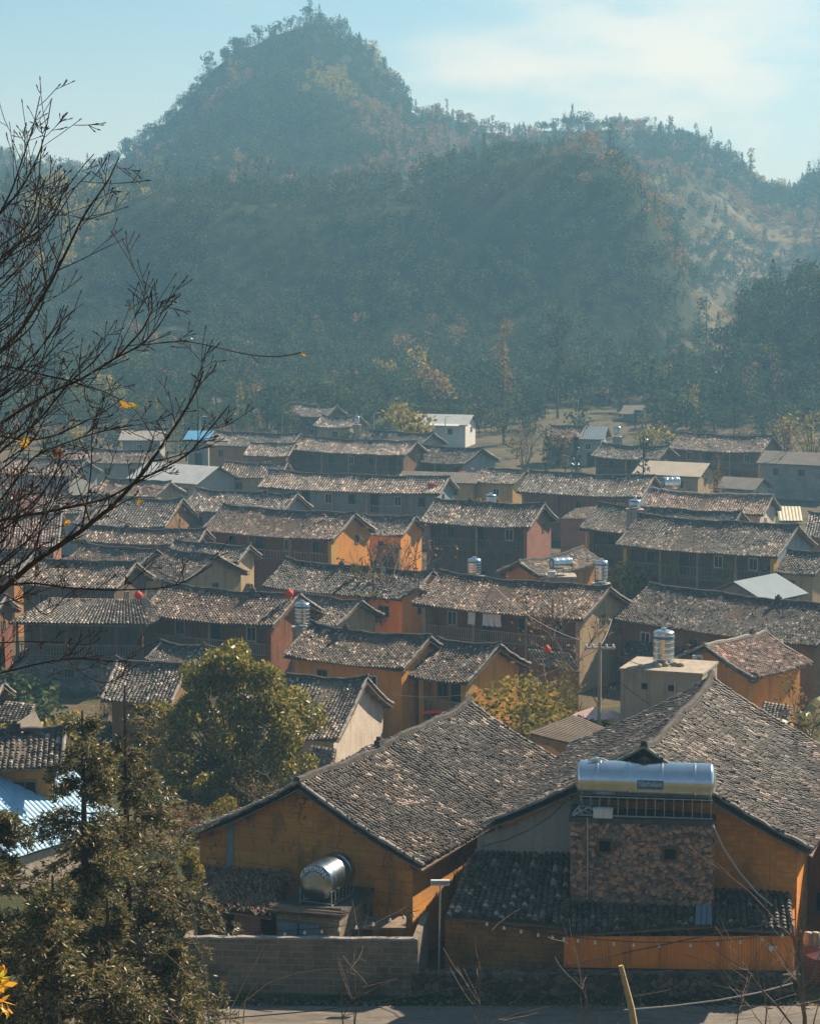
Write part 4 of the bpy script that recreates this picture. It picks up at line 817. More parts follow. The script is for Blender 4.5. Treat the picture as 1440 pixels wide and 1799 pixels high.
# shed with vine covered roof
sh=empty('vine_covered_shed',(float(at(430,1640,66)[0]),66.5,5.0),0,'low brick shed whose tiled roof is buried under dry brown vines','shed')
e0=at(352,1592,66.3);e1=at(476,1612,65.9);u0=at(352,1528,69.6);u1=at(514,1541,69.0)
quad_patch(u0,u1,e0,e1,M['t_dark'],'roof',sh,seed=8)
quad_patch(at(486,1556,68.4),at(514,1541,69.0),at(470,1612,65.9),at(500,1575,67.0),M['t_grey'],'verge',sh,seed=9,tw=.2)
poly_wall('wall','brick',sh,e0+np.array([.1,.4,0]),e1+np.array([-.35,.4,0]),.2,4.9,e0[2]-.12,4.9,e1[2]-.12)
poly_wall('wall','brick',sh,e1+np.array([-.35,.41,0]),u1+np.array([-.35,-.3,0]),.2,4.9,e1[2]-.14,4.9,u1[2]-.14)
w_=at(407,1618,66.5); pl=np.array(sh.location); window(sh,w_[0]-pl[0],e0[1]+.2-pl[1],w_[2]-pl[2]-.25,.42,.45,'x',-1,'wood_dark','dark',0)
rs=random.Random(5); mb=MB()
for i in range(2600):
    u_,v_=rs.random(),rs.random(); b=(u0*(1-u_)+u1*u_)*(1-v_)+(e0*(1-u_)+e1*u_)*v_; b=b-pl; a_=rs.uniform(0,6.28); l=rs.uniform(.12,.32); q=b+np.array([math.cos(a_)*l,math.sin(a_)*l,rs.uniform(.0,.12)-v_*.04]); 
    m_=(b+q)/2+np.array([0,0,rs.uniform(.05,.14)]); w2=.012; s=np.array([-math.sin(a_)*w2*1.5,math.cos(a_)*w2*1.5,0]); z_=np.array([0,0,.08])
    mb.add([b+z_-s,b+z_+s,m_+z_+s,m_+z_-s,q+z_+s,q+z_-s],[(0,1,2,3),(3,2,4,5)])
mb.build('dry_vine',M['dryvine'],sh)
# low shelf roof right of platform
lr=empty('plank_canopy',(float(at(650,1640,66.2)[0]),66.5,5.0),0,'flat plank canopy low between the tank platform and the mud gable corner','canopy')
mb=MB(); q=at(655,1622,66.6)-np.array(lr.location); mb.box(q[0]-.85,q[1]-.5,q[2]-.06,q[0]+1.05,q[1]+.7,q[2]); mb.build('plank',M['wood_old'],lr)
for x in (-.75,.95): MB().tube([(q[0]+x,q[1]-.4,0),(q[0]+x,q[1]-.4,q[2]-.06)],.05,6).build('post',M['wood_old'],lr)
# solar lamp post
sp_=at(770,1702,65.2); zt=at(773,1556,65.2)[2]
s=empty('pole_panel_lamp',(sp_[0],sp_[1],ZS),0,'white panel of six grey cells on a thin pole in front of the lean-to corner','street lamp')
MB().tube([(0,0,0),(.05,0,zt-ZS)],.025,8).build('pole',M['steelframe'],s)
MB().box(-.24,-.05,zt-ZS,.34,.06,zt-ZS+.17).build('panel',M['whitepaint'],s)
for i in range(6): MB().box(-.19+i*.085,-.056,zt-ZS+.045,-.13+i*.085,-.05,zt-ZS+.125).build('cell',M['grey_plaster'],s)
# string lights
def catenary(a,b,sag,n=24): return [tuple(np.array(a)*(1-i/n)+np.array(b)*(i/n)-np.array([0,0,sag*4*(i/n)*(1-i/n)])) for i in range(n+1)]
bulbm=flat('milk glass bulb',(.75,.72,.62),.2)
bulb_me=None
def lights(pts,nb,label,drop=.12):
    t=empty('string_lights',pts[0],0,label,'string lights','strings of round bulbs along the street front'); o=Vector(pts[0]); global bulb_me
    P=[Vector(p)-o for p in pts]; MB().tube(P,.012,4).build('cord',M['wire'],t)
    if bulb_me is None: b=MB().lathe([(.018,.07),(.022,.05),(.05,.0),(.045,-.035),(.01,-.055)],8).build('bulb',bulbm,t,True); bulb_me=b.data; bpy.data.objects.remove(b)
    for i in range(nb):
        s=(i+.5)/nb*(len(P)-1); j=int(s); q=P[j].lerp(P[min(j+1,len(P)-1)],s-j); b=bpy.data.objects.new('bulb',bulb_me); link(b,t); b.location=q-Vector((0,0,drop))
lights([tuple(at(x,y,65.0)) for x,y in ((388,1638),(440,1641),(520,1634),(580,1630),(640,1622),(700,1608),(735,1600))],12,'string of round bulbs above the block fence, left of the lamp pole')
lights([tuple(at(x,y,64.5)) for x,y in ((840,1614),(900,1628),(960,1640),(1000,1646),(1060,1652),(1130,1656),(1240,1655),(1320,1648),(1392,1634))],16,'string of round bulbs across the lean-to front')
# cables
def cable(px,Y0,Y1,label,mat='wire',r=.018,Ys=None):
    n=len(px); P=[at(x,y,Y0+(Y1-Y0)*i/(n-1)) for i,(x,y) in enumerate(px)]
    Q=[]
    for i in range(n-1):
        for j in range(6): Q.append(P[i]*(1-j/6)+P[i+1]*(j/6))
    Q.append(P[-1]); o=MB().tube(Q,r,5).build('cable',M[mat]); tag(o,label,'cable'); return o
cable([(330,1796),(560,1776),(780,1742),(1000,1696),(1090,1676),(1240,1644),(1395,1616)],58,63,'long black cable crossing in front of the lean-to and the orange sheet wall')
cable([(1096,1775),(1180,1768),(1260,1758),(1330,1745),(1392,1728)],60,62,'pale cable rising from the broken pole to the right edge','wire_pale',.022)
cable([(1252,1450),(1270,1490),(1300,1535),(1330,1570),(1357,1592)],65.6,65.4,'taut pale rope from the stone tower corner down to the right lean-to roof','wire_pale',.03)
cable([(846,1487),(890,1476),(930,1458),(965,1436),(992,1410)],67,66.4,'thin black wire slung across the grey upper wall left of the stone tower')
# broken pole
p0=at(1118,1830,58.5); p1=at(1090,1697,58.6); bp=MB().tube([(0,0,0),tuple((p1-p0)*.45+np.array([.05,0,0])),tuple(p1-p0)],[.11,.09,.07],8).build('broken_pole',M['straw']); bp.location=tuple(p0); tag(bp,'leaning broken bamboo pole standing at the near side of the street','pole')
# orange annexe beside house with laundry
def annexe(px0,px1,pyt,pyb,Y,wall,label,apex=None,depth=3):
    a=at(px0,pyt,Y); b=at(px1,pyt,Y); g=gz(a[0],Y)-.2; t=empty('annexe',((a[0]+b[0])/2,Y,g),0,label,'house'); w=(b[0]-a[0])/2; h=a[2]-g
    ap=(at((px0+px1)/2,apex,Y)[2]-g) if apex else h+.3
    mb=MB(); mb.add([(-w,0,0),(w,0,0),(w,0,h),(0,0,ap),(-w,0,h),(-w,depth,0),(w,depth,0),(w,depth,h),(0,depth,ap),(-w,depth,h)],[(0,1,2,3,4),(9,8,7,6,5),(0,5,6,1),(1,6,7,2),(2,7,8,3),(3,8,9,4),(4,9,5,0)]); mb.build('wall',M[wall],t)
    T=np.array(t.location); quad_patch(T+np.array([0,-.3,ap+.1]),T+np.array([0,depth,ap+.1]),T+np.array([-w-.35,-.3,h-.05]),T+np.array([-w-.35,depth,h-.05]),M['t_mix'],'roof',t,tw=.2,seed=2)
    quad_patch(T+np.array([0,depth,ap+.1]),T+np.array([0,-.3,ap+.1]),T+np.array([w+.35,depth,h-.05]),T+np.array([w+.35,-.3,h-.05]),M['t_mix'],'roof',t,tw=.2,seed=3)
    return t,w,h
Y31=FITS[7]['a'][1]
t,w,h=annexe(706,765,1052,1110,Y31-2.2,'ochre','square orange annexe with one tiny window between two long tiled houses',1036); window(t,.15*w,0,h-1.0,.4,.4,'x',-1,'wood_dark','dark',0)
# concrete tank block
def tank_up(px,pyb,Y,r,h,label,stand=None,cap=True,grp='upright ribbed steel water tanks'):
    b=at(px,pyb,Y); t=empty('water_tank',b,0,label,'water tank',grp)
    P=tank_profile(r,h,5,.014)
    M_=Matrix.Translation((0,0,.28)); MB().lathe([(a_,z_) for a_,z_ in P if True],28,M_).build('tank_body',M['steel'],t,True)
    MB().lathe([(r+.024,h*.80),(r+.024,h*.80+.11)],28,M_).build('label_band',M['tankblue'],t)
    f=MB()
    for i in range(6): a_=i*math.pi/3; f.tube([(r*.9*math.cos(a_),r*.9*math.sin(a_),0),(r*.9*math.cos(a_),r*.9*math.sin(a_),.34)],.025,4)
    f.lathe([(r*.92,.0),(r*.95,.0),(r*.95,.04),(r*.92,.04)],20); f.build('stand',M['steelframe'],t)
    MB().lathe([(.14,h+.28+r*.25),(.15,h+.38+r*.25),(.02,h+.42+r*.25)],12).build('inlet_cap',M['steel'],t); return t
YC=104.
c0=at(1090,1178,YC); c1=at(1192,1182,YC-.6); c2=at(1243,1172,YC+2.4); ztp=c0[2]
cbk=empty('concrete_tank_block',(float(c0[0]),YC,0),0,'pale stained concrete block with small square vent holes, upright tank on top','water tower')
gb=gz(c0[0],YC)-.3; c1[2]=c0[2]; 
ang=math.atan2(c1[1]-c0[1],c1[0]-c0[0]); wF=float(np.hypot(c1[0]-c0[0],c1[1]-c0[1])); cbk.location=(c0[0],c0[1],gb); cbk.rotation_euler=(0,0,ang-R(8)); hC=c0[2]-gb
MB().box(0,0,0,wF+1.2,3.4,hC).build('wall',M['concrete'],cbk); MB().box(-.06,-.06,hC+.003,wF+1.26,3.46,hC+.12).build('top_slab',M['concrete'],cbk)
for x in (1.2,wF-.3): window(cbk,x,0,hC-.85,.3,.3,'x',-1,'concrete','dark',0)
for y in (1.0,2.3): window(cbk,wF+1.2,y,hC-.85,.28,.28,'y',1,'concrete','dark',0)
MB().tube([(wF-.1,-.07,0),(wF-.1,-.07,hC-.3)],.04,6).build('drain_pipe',M['steelframe'],cbk)
tank_up(1165,1172,YC+1.2,.52,1.45,'tall upright steel tank on the pale concrete block, largest upright one',grp=None)
rb=empty('rubble_bags',at(1160,1172,YC+.5),0,'heap of grey bags round the foot of the tallest upright tank','bags'); rs=random.Random(2)
for i in range(7):
    mb=MB(); x=rs.uniform(-1.1,1.1); y=rs.uniform(-.5,.3); r_=rs.uniform(.14,.24); mb.lathe([(r_*.6,0),(r_,r_*.4),(r_*.85,r_*.9),(r_*.3,r_*1.2)],8,Matrix.Translation((x,y,0))@Matrix.Rotation(rs.uniform(-.3,.3),4,'X')); mb.build('bag',M['concrete'],rb,True)
def pier(px,pyb,Y,w,label,mat='concrete'):
    b=at(px,pyb,Y); g=gz(b[0],Y)-.2; t=empty('tank_pier',(b[0],Y,g),0,label,'tank pier','plain piers carrying water tanks'); hh=b[2]-g
    MB().box(-w,-w,0,w,w,hh-.12).build('wall',M[mat],t); MB().box(-w-.08,-w-.08,hh-.12,w+.08,w+.08,hh-.002).build('top_slab',M['concrete'],t)
for (px,py,Y,r,h,lab,plab) in [
  (531,1101,132,.46,1.15,'upright steel tank above the leafy tree, in front of the beige gable','pier of the tank above the leafy tree'),
  (833,1012,160,.50,.95,'upright steel tank below the brick gable house, behind the laundry house ridge','pier of the tank below the brick gable house'),
  (1056,1024,153,.46,1.25,'upright steel tank standing right of the horizontal tank and white box','pier of the tank right of the white box'),
  (862,888,190,.47,.62,'low upright steel tank peeping over the roof of the brick gable house','pier of the tank peeping over the brick gable house'),
  (627,745,292,.35,.7,'small far upright tank at the low farm hut under the hill','pier of the far tank at the low farm hut'),
  (1084,766,268,.42,.85,'small white upright tank by the far terraced field','pier of the white tank by the terraced field'),
  (1115,893,180,.52,.35,'low steel tank between the two roofs right of the small brown hut','pier of the low tank between two roofs')]:
    tank_up(px,py,Y,r,h,lab,grp='upright ribbed steel water tanks'); pier(px,py+1,Y,r+.12,plab)
def tank_h(px,py,Y,r,L,rot,label):
    b=at(px,py,Y); t=empty('water_tank',b,rot,label,'water tank'); Mx=Matrix.Translation((0,0,.3+r))@Matrix.Rotation(R(90),4,'Y')
    MB().lathe([(a_,z_-L/2) for a_,z_ in tank_profile(r,L,3,.02)],28,Mx).build('tank_body',M['steel'],t,True)
    MB().lathe([(r*.75,-L/2-r*.24),(r*.9,-L/2-r*.16)],20,Mx).build('label_band',M['tankblue'],t)
    f=MB()
    for x in (-L*.35,0,L*.35):
        for y in (-r*.8,r*.8): f.tube([(x,y,0),(x,y,.5)],.025,4)
    for y in (-r*.8,r*.8): f.tube([(-L/2,y,.5),(L/2,y,.5)],.03,4)
    f.build('cradle',M['steelframe'],t)
tank_h(985,1008,147,.42,1.35,R(25),'horizontal steel tank with blue ring beside a white box'); pier(985,1010,147,.95,'block pier under the horizontal tank with blue ring')
tank_h(1178,864,213,.6,1.5,R(12),'fat horizontal white steel tank in front of the beige cream roofed house'); pier(1174,865,213,.9,'block pier under the fat horizontal tank')
o=at(968,1014,146); wb=empty('white_box',o,0,'small white box beside the horizontal tank with blue ring','box'); MB().box(-.25,-.2,0,.25,.2,.38).build('box_body',M['white_wall'],wb); MB().box(-.28,-.23,.381,.28,.23,.42).build('lid',M['white_wall'],wb)
# sheet roofed sheds (single slope)
def slope_shed(TL,TR,BL,BR,mat,wall,label,name='sheet_roof_shed',metal=True,tw=.22):
    c=(np.array(TL)+np.array(BR))/2; g=gz(c[0],c[1])-.3; t=empty(name,(c[0],c[1],g),0,label,'shed'); quad_patch(TL,TR,BL,BR,M[mat],'roof',t,tw=tw,metal=metal,amp=.04,seed=int(abs(c[0])*10))
    T=np.array(t.location); cs=[np.array(p,float) for p in (TL,TR,BR,BL)]; cc=sum(cs)/4; q=[p+(cc-p)*.08 for p in cs]
    mb=MB(); mb.add([np.array([p[0],p[1],g])-T for p in q]+[p-np.array([0,0,.14])-T for p in q],[(0,1,2,3),(7,6,5,4),(0,4,5,1),(1,5,6,2),(2,6,7,3),(3,7,4,0)]); mb.build('wall',M[wall],t); return t
slope_shed(atz(925,1288,7.2),atz(1008,1256,7.2),atz(1018,1310,6.0),atz(1078,1286,6.0),'m_old','mud_dark','shed with old grey corrugated roof between the two biggest roofs')
slope_shed(atz(-90,1392,8.4),atz(108,1334,8.4),atz(20,1510,6.3),atz(225,1445,6.3),'m_paleblue','whitewash','pale blue sheet roof behind the conifers at the left')
slope_shed(atz(-60,1330,4.2),atz(60,1250,4.2),atz(-10,1400,2.6),atz(90,1300,2.6),'m_old','mud_dark','small grey sheet roof low at the left edge above the pale blue one')
for q in [((655,952,3.4),(702,958,3.4),(668,982,2.2),(712,975,2.2),'t_light','wood_dark','low tiled shack below the small house beside the orange gable'),
 ((1052,1098,3.6),(1092,1108,3.6),(1062,1122,2.9),(1096,1122,2.9),'t_mix','ochre_dull','tiny tiled porch at the left end of the very long mud house'),
 ((1100,1122,3.0),(1225,1146,3.0),(1092,1150,2.2),(1215,1172,2.2),'t_dark','mud_dark','low dark roof in the shade between the long mud house and the concrete block'),
 ((-40,1226,4.4),(62,1238,4.4),(-60,1262,3.6),(48,1272,3.6),'t_grey','wood_red','lower tiled skirt roof at the left edge'),
 ((1340,1232,3.6),(1392,1240,3.6),(1335,1262,2.9),(1385,1268,2.9),'t_light','ochre','small broken tiled porch under the banana plant'),
 ((545,1308,4.0),(590,1316,4.0),(538,1342,3.2),(585,1350,3.2),'t_light','mud_dark','small tiled porch below the flaking whitewashed gable'),
 ((925,1140,3.6),(1000,1148,3.6),(945,1172,2.8),(1020,1180,2.8),'t_dark','mud_dark','dark tiled shed roof behind the yellow green bush'),
 ((1010,893,4.6),(1046,890,4.6),(982,912,3.9),(1030,912,3.9),'t_light','brick','small light tiled roof with brown wall right of the brick gable'),
 ((400,1022,3.2),(445,1026,3.2),(410,1042,2.5),(452,1046,2.5),'t_grey','beige','little tiled shed right of the wide beige gable'),
 ((540,885,3.0),(600,890,3.0),(548,898,2.4),(606,903,2.4),'t_light','ochre_dull','narrow tiled shed behind the orange gable roof')]:
    slope_shed(atz(*q[0]),atz(*q[1]),atz(*q[2]),atz(*q[3]),q[4],q[5],q[6],'tiled_shed',False)
# dark timber house end at the right edge
a=at(1412,1330,69.); t=empty('timber_house_end',(float(at(1440,1500,68.)[0]),68.5,4.9),R(-20),'dark red timber wall with a ledge at the right edge beside the brick gable house','house')
MB().box(-.35,0,0,3.0,3.0,3.9).build('wall',M['wood_red'],t); MB().box(-.5,-.25,3.9,3.2,3.2,4.05).build('roof',M['t_dark'],t)
for i in range(4): MB().box(-.30+i*.5,-.05,.2,-.22+i*.5,-.001,3.8).build('post',M['wood_dark'],t)
window(t,.2,0,1.6,.35,.6,'x',-1,'wood_dark','dark',0)
# low boundary walls
for (p,q_,Y0,Y1,hh,mt,lab) in [((1250,878),(1440,884),205,200,1.0,'blockwork','low grey block wall behind the ribbed cream shed'),((1160,905),(1060,880),0,0,0,'','')]:
    if mt:
        A_=at(*p,Y0);B_=at(*q_,Y1); o=poly_wall('low_wall',mt,None,A_,B_,.2,gz(A_[0],Y0)-.2,gz(A_[0],Y0)+hh,gz(B_[0],Y1)-.2,gz(B_[0],Y1)+hh); tag(o,lab,'wall')
# pavilion
def pavilion():
    Y=142.; a=at(30,1083,Y-2); b=at(255,1092,Y-3.5); g=gz(a[0],Y)-.3; ax=float(a[0]); bx=float(b[0]); W_=bx-ax
    t=empty('tea_pavilion',(ax,Y-3,g),R(-6),'open tea pavilion with tiled skirt roof, timber balustrade and grey stone basement','pavilion'); T=np.array(t.location)
    zE=at(120,1093,Y-3)[2]-g; zT=at(120,1052,Y)[2]-g; zF=at(120,1153,Y-3)[2]-g; D=3.2
    tr=lambda p:np.array([T[0]+p[0]*math.cos(R(-6))-p[1]*math.sin(R(-6)),T[1]+p[0]*math.sin(R(-6))+p[1]*math.cos(R(-6)),T[2]+p[2]])
    def lp(TL,TR,BL,BR,seed):
        o=quad_patch(TL,TR,BL,BR,M['t_dark'],'roof',None,seed=seed,tw=.2,tl=.2); o.parent=t; 
        return o
    lp((1.5,D,zT),(W_-1.0,D,zT),(-.3,-.5,zE),(W_+.4,-.5,zE),7); lp((W_-1.0,D,zT),(W_-1.0,D+3,zT),(W_+.4,-.5,zE),(W_+1.2,D+3,zE),8)
    MB().box(0,0,-.2,W_,D+3.5,zF-.18).build('basement_wall',M['palestone'],t); MB().box(-.1,-.12,zF-.18,W_+.1,D+3.5,zF).build('floor_slab',M['wood_dark'],t)
    railing(t,.05,W_-.05,0,zF,'wood_old',.85,.19); MB().box(.1,2.6,zF,W_-.1,2.8,zE+.3).build('back_wall',M['wood_dark'],t)
    for i in range(6): x=.15+(W_-.3)*i/5; MB().tube([(x,.05,zF),(x,.05,zE+.1)],.1,8).build('column',M['wood_red'],t)
    window(t,W_*.42,0,zF-1.35,.6,.55,'x',-1,'wood_old','dark',2)
    return t
pavilion()
# flag
Yf=FITS[16]['b'][1]-1.0; fp=at(752,878,Yf); fl_=empty('flag',fp,0,'red flag with a yellow star on a short pole at the plaster house gable','flag')
MB().tube([(0,0,0),(-.05,0,1.7)],.03,6).build('flag_pole',M['steelframe'],fl_)
V=[];Fq=[]
for j in range(5):
    for i in range(9): V.append((-.02+.14*i,.10*math.sin(i*.9+j*.3),1.65-.18*j-.03*i))
for j in range(4):
    for i in range(8): Fq.append((j*9+i,j*9+i+1,(j+1)*9+i+1,(j+1)*9+i))
cl_=npmesh('flag_cloth',V,Fq,M['red'],fl_)
sv=[]; 
for i in range(10): a_=R(90+36*i); rr=.24 if i%2==0 else .1; sv.append((.55+rr*math.cos(a_),-.13,1.2+rr*math.sin(a_)))
MB().add(sv+[(.55,-.13,1.2)],[(i,(i+1)%10,10) for i in range(10)]).build('star',M['yellow'],cl_)
# lanterns / red cloths
for (px,py,Y,r_,lab) in [(961,1141,118,.2,'round red lantern hanging near the yellow green bush'),(508,1043,FITS[10]['b'][1]-.5,.28,'small red cloth on the ridge of the long red timber house'),(243,1046,138,.28,'red lantern over the roof corner of the tea pavilion')]:
    p=at(px,py,Y); t=empty('red_lantern',p,0,lab,'lantern'); MB().lathe([(.05,-r_),(r_*.8,-r_*.6),(r_,0),(r_*.8,r_*.6),(.05,r_)],14).build('lantern_body',M['red'],t,True); MB().lathe([(.06,r_),(.06,r_*1.2)],8).build('lantern_cap',M['yellow'],t); MB().tube([(0,0,r_),(0,.02,r_+.5)],.01,4).build('cord',M['wire'],t)
# red banner lying at the small balcony
p=at(757,1253,FITS[4]['a'][1]-5); b=MB(); b.box(-.6,0,-.02,.6,.05,.13,R(8)).build('red_banner',M['red']).location=tuple(p); tag(bpy.data.objects['red_banner'],'short red banner under the small balcony of the ochre house','banner')
# laundry
F7=FITS[7]; rt=HR[7][0]; Wm=rt.matrix_basis
for i,(px,w) in enumerate([(868,.55),(893,.5),(903,.45),(914,.5)]):
    l0=(px-772)/(1072-772)*F7['L']-F7['L']/2; y=-(F7['r']-.45); z=HR[7][3]-F7['k']*F7['r']-.18
    q=Wm@Vector((l0*1.0+.3,y,z)); 
    V=[];Fq=[]
    for j in range(6):
        for k_ in range(6): V.append((w*(k_/5-.5)+.02*math.sin(j+i),.05*math.sin(k_*1.9+i)*(j/5),-.85*(j/5)*(1+.06*math.sin(k_*2+i))))
    for j in range(5):
        for k_ in range(5): Fq.append((j*6+k_,j*6+k_+1,(j+1)*6+k_+1,(j+1)*6+k_))
    o=npmesh('laundry_cloth',V,Fq,M['cloth']); o.location=q; o.rotation_euler=(0,0,rt.rotation_euler[2]); tag(o,['white sheet, leftmost on the balcony line','white sheet, second from left on the balcony line','white sheet, third from left on the balcony line','white sheet, rightmost on the balcony line'][i],'laundry','white laundry on the balcony line')
# utility pole
def upole(px,pyt,pyb,Y,label,r=.11,ins=True):
    b=at(px,pyb,Y); tp=at(px,pyt,Y); b[2]=gz(b[0],Y)-.1; t=empty('utility_pole',b,0,label,'utility pole'); h=float(tp[2]-b[2])
    MB().tube([(0,0,0),(0,0,h)],[r,r*.7],8).build('pole',M['concrete' if r>.08 else 'steelframe'],t)
    if ins:
        MB().box(-.75,-.05,h-.35,.75,.05,h-.25).build('crossarm',M['steelframe'],t)
        for i in range(5): MB().lathe([(.05,0),(.07,.04),(.04,.08),(.06,.12),(.02,.15)],8,Matrix.Translation((-.65+i*.32,0,h-.25))).build('insulator',M['whitepaint'],t)
    return t
upole(1052,1128,1290,102,'weathered utility pole with a row of white insulators left of the concrete tank block')
for (px,yt,yb,Y,l) in [(496,727,775,287,'thin far street lamp left of the dim farm hut'),(657,727,775,287,'thin far street lamp between the far hut and the white pavilion'),(352,733,775,287,'thin far street lamp above the blue sheet roof'),(782,733,778,284,'thin far street lamp in front of the white pavilion'),(1015,697,735,340,'thin far pole left of the stilted farm hut'),(1285,418,465,560,'lone thin pole on the sunlit slope of the hill')]:
    b=at(px,yb,Y); tp=at(px,yt,Y); b[2]=gz(b[0],Y)-.1; h=float(tp[2]-b[2]); t=empty('street_lamp',b,0,l,'street lamp','thin lamps at the foot of the hill'); MB().tube([(0,0,0),(0,0,h),(.35,0,h+.15)],[.08,.05,.04],6).build('pole',M['steelframe'],t); MB().box(.3,-.08,h+.1,.85,.08,h+.18).build('lamp_head',M['whitepaint'],t)
# lattice mast on the saddle of the hill
b=at(795,292,690); b[2]=gz(b[0],690)-.5; hM=float(at(795,200,690)[2]-b[2]); t=empty('lattice_mast',b,0,'pale lattice radio mast on the saddle between the two peaks','mast'); mb=MB(); n=12
for i in range(n):
    z0=hM*i/n; z1=hM*(i+1)/n; w0=.9*(1-.6*i/n); w1=.9*(1-.6*(i+1)/n)
    for (sx,sy) in ((-1,-1),(1,-1),(1,1),(-1,1)): mb.tube([(sx*w0,sy*w0,z0),(sx*w1,sy*w1,z1)],.10,4,False)
    mb.tube([(-w0,-w0,z0),(w1,-w1,z1)],.07,4,False); mb.tube([(w0,-w0,z0),(-w1,-w1,z1)],.07,4,False); mb.tube([(-w0,-w0,z0),(w0,-w0,z0)],.07,4,False)
mb.build('lattice',M['whitepaint'],t); MB().tube([(0,0,hM),(0,0,hM+2)],.08,5).build('antenna',M['whitepaint'],t)
# parasol tents near the pole
for (px,py,Y,l,m_) in [(1040,1245,104,'pinkish parasol left of the utility pole foot','pink'),(1075,1250,105,'pinkish parasol right of the utility pole foot','pink'),(1462,1652,66,'faded pink parasol at the right edge beside the lean-to','pink')]:
    b=at(px,py,Y); g=gz(b[0],Y); t=empty('parasol',(b[0],Y,g),0,l,'parasol'); h=float(b[2]-g); MB().tube([(0,0,0),(0,0,h)],.03,6).build('pole',M['wood_old'],t); MB().lathe([(1.05,h-.38),(.02,h+.05)],8).build('canopy',M[m_],t)
# motorbike
def motorbike(px,Y,label):
    b=at(px,1790,Y); g=gz(b[0],Y)+.06; t=empty('motorbike',(b[0],Y,g),R(10),label,'motorbike')
    for x in (-.62,.62):
        w=MB().lathe([(.20,-.04),(.28,-.05),(.30,0),(.28,.05),(.20,.04)],20,Matrix.Translation((x,0,.3))@Matrix.Rotation(R(90),4,'X')).build('wheel',M['black'],t,True)
        MB().lathe([(.05,-.05),(.19,-.02),(.19,.02),(.05,.05)],14,Matrix.Translation((x,0,.3))@Matrix.Rotation(R(90),4,'X')).build('rim',M['steelframe'],w)
    mb=MB(); mb.tube([(-.62,0,.3),(-.25,0,.42),(.2,0,.40),(.50,0,.85),(.62,0,.3)],[.04,.11,.12,.07,.035],8); mb.build('frame',M['black'],t,True)
    mb=MB(); mb.tube([(-.75,0,.72),(-.3,0,.76),(.05,0,.70)],[.07,.12,.09],8); mb.build('seat',M['black'],t,True)
    mb=MB(); mb.tube([(.40,0,.6),(.52,0,.95)],[.13,.10],8); mb.build('front_fairing',M['bluewash'],t,True)
    mb=MB(); mb.tube([(.42,-.33,1.05),(.5,-.1,.98),(.5,.1,.98),(.42,.33,1.05)],.018,6); mb.build('handlebar',M['black'],t)
    MB().lathe([(.02,-.06),(.08,0),(.07,.05)],10,Matrix.Translation((.6,0,.93))@Matrix.Rotation(R(90),4,'Y')).build('headlight',M['whitepaint'],t,True)
    for s in (-1,1): MB().tube([(.46,s*.28,1.04),(.40,s*.34,1.2)],.012,4).add([(.36,s*.34-.06,1.18),(.36,s*.34+.06,1.18),(.36,s*.34+.06,1.28),(.36,s*.34-.06,1.28),(.38,s*.34-.06,1.18),(.38,s*.34+.06,1.18),(.38,s*.34+.06,1.28),(.38,s*.34-.06,1.28)],[(0,1,2,3),(7,6,5,4),(0,4,5,1),(2,6,7,3),(1,5,6,2),(3,7,4,0)]).build('mirror',M['black'],t)
motorbike(268,62.6,'dark motorbike parked on the street under the conifers')
# white van far
b=at(508,764,288); g=gz(b[0],288); t=empty('parked_van',(b[0],288,g+.02),R(5),'small white vehicle parked at the foot of the hill by the far lamp','van')
MB().add([(-1.9,-.8,.3),(1.9,-.8,.3),(1.9,.8,.3),(-1.9,.8,.3),(-1.9,-.8,1.2),(1.2,-.8,1.9),(1.95,-.8,1.0),(1.95,.8,1.0),(1.2,.8,1.9),(-1.8,.8,1.9),(-1.8,-.8,1.9)],[(0,3,2,1),(0,1,6,5,10,4),(3,9,8,7,2),(1,2,7,6),(6,7,8,5),(5,8,9,10),(0,4,10,9,3)]).build('body',M['white_wall'],t)
for x in (-1.2,1.25):
    for y in (-.8,.62): MB().lathe([(.02,0),(.33,.0),(.33,.18),(.02,.18)],12,Matrix.Translation((x,y+.18,.33))@Matrix.Rotation(R(90),4,'X')).build('wheel',M['black'],t)
MB().box(-1.5,-.815,1.25,1.0,-.801,1.7).build('window',M['glass'],t)
# clay jars and small things at the right edge of the lean-to
for i,px in enumerate((1419,1432)):
    b=at(px,1664,65.5); t=MB().lathe([(.10,0),(.15,.12),(.16,.3),(.12,.42),(.13,.46)],12).build('clay_jar',M['concrete'],None,True); t.location=tuple(b); tag(t,['pale jar on the ledge at the right edge, left of the two','pale jar on the ledge at the right edge, right of the two'][i],'jar','two pale jars on the ledge')
o=poly_wall('low_wall','brick',None,at(1408,1668,65.7),at(1500,1672,65.4),.4,4.8,at(1408,1667,65.7)[2],4.8,at(1408,1667,65.7)[2]-.02); tag(o,'low red brick ledge at the right edge carrying two jars','wall')
# satellite dish, ac box
q=at(1224,1158,FITS[5]['a'][1]-.3); t=empty('wall_unit_box',q,R(20),'square white air conditioner box on the ochre gable behind the concrete block','air conditioner'); MB().box(-.25,-.2,-.22,.25,.1,.22).build('casing',M['whitepaint'],t); MB().lathe([(.02,0),(.16,.0),(.16,.02),(.02,.02)],14,Matrix.Translation((0,-.2,0))@Matrix.Rotation(R(90),4,'X')).build('fan_grille',M['grey_plaster'],t)
q=at(1322,1192,FITS[5]['a'][1]-1.5); t=empty('satellite_dish',q,0,'rusty satellite dish on the ochre wall corner','satellite dish'); MB().lathe([(.02,.0),(.2,.04),(.33,.14),(.34,.15),(.2,.06),(.02,.02)],16,Matrix.Rotation(R(70),4,'X')).build('dish',M['wood_old'],t,True); MB().tube([(0,0,0),(0,.4,-.1)],.02,5).build('bracket',M['steelframe'],t)
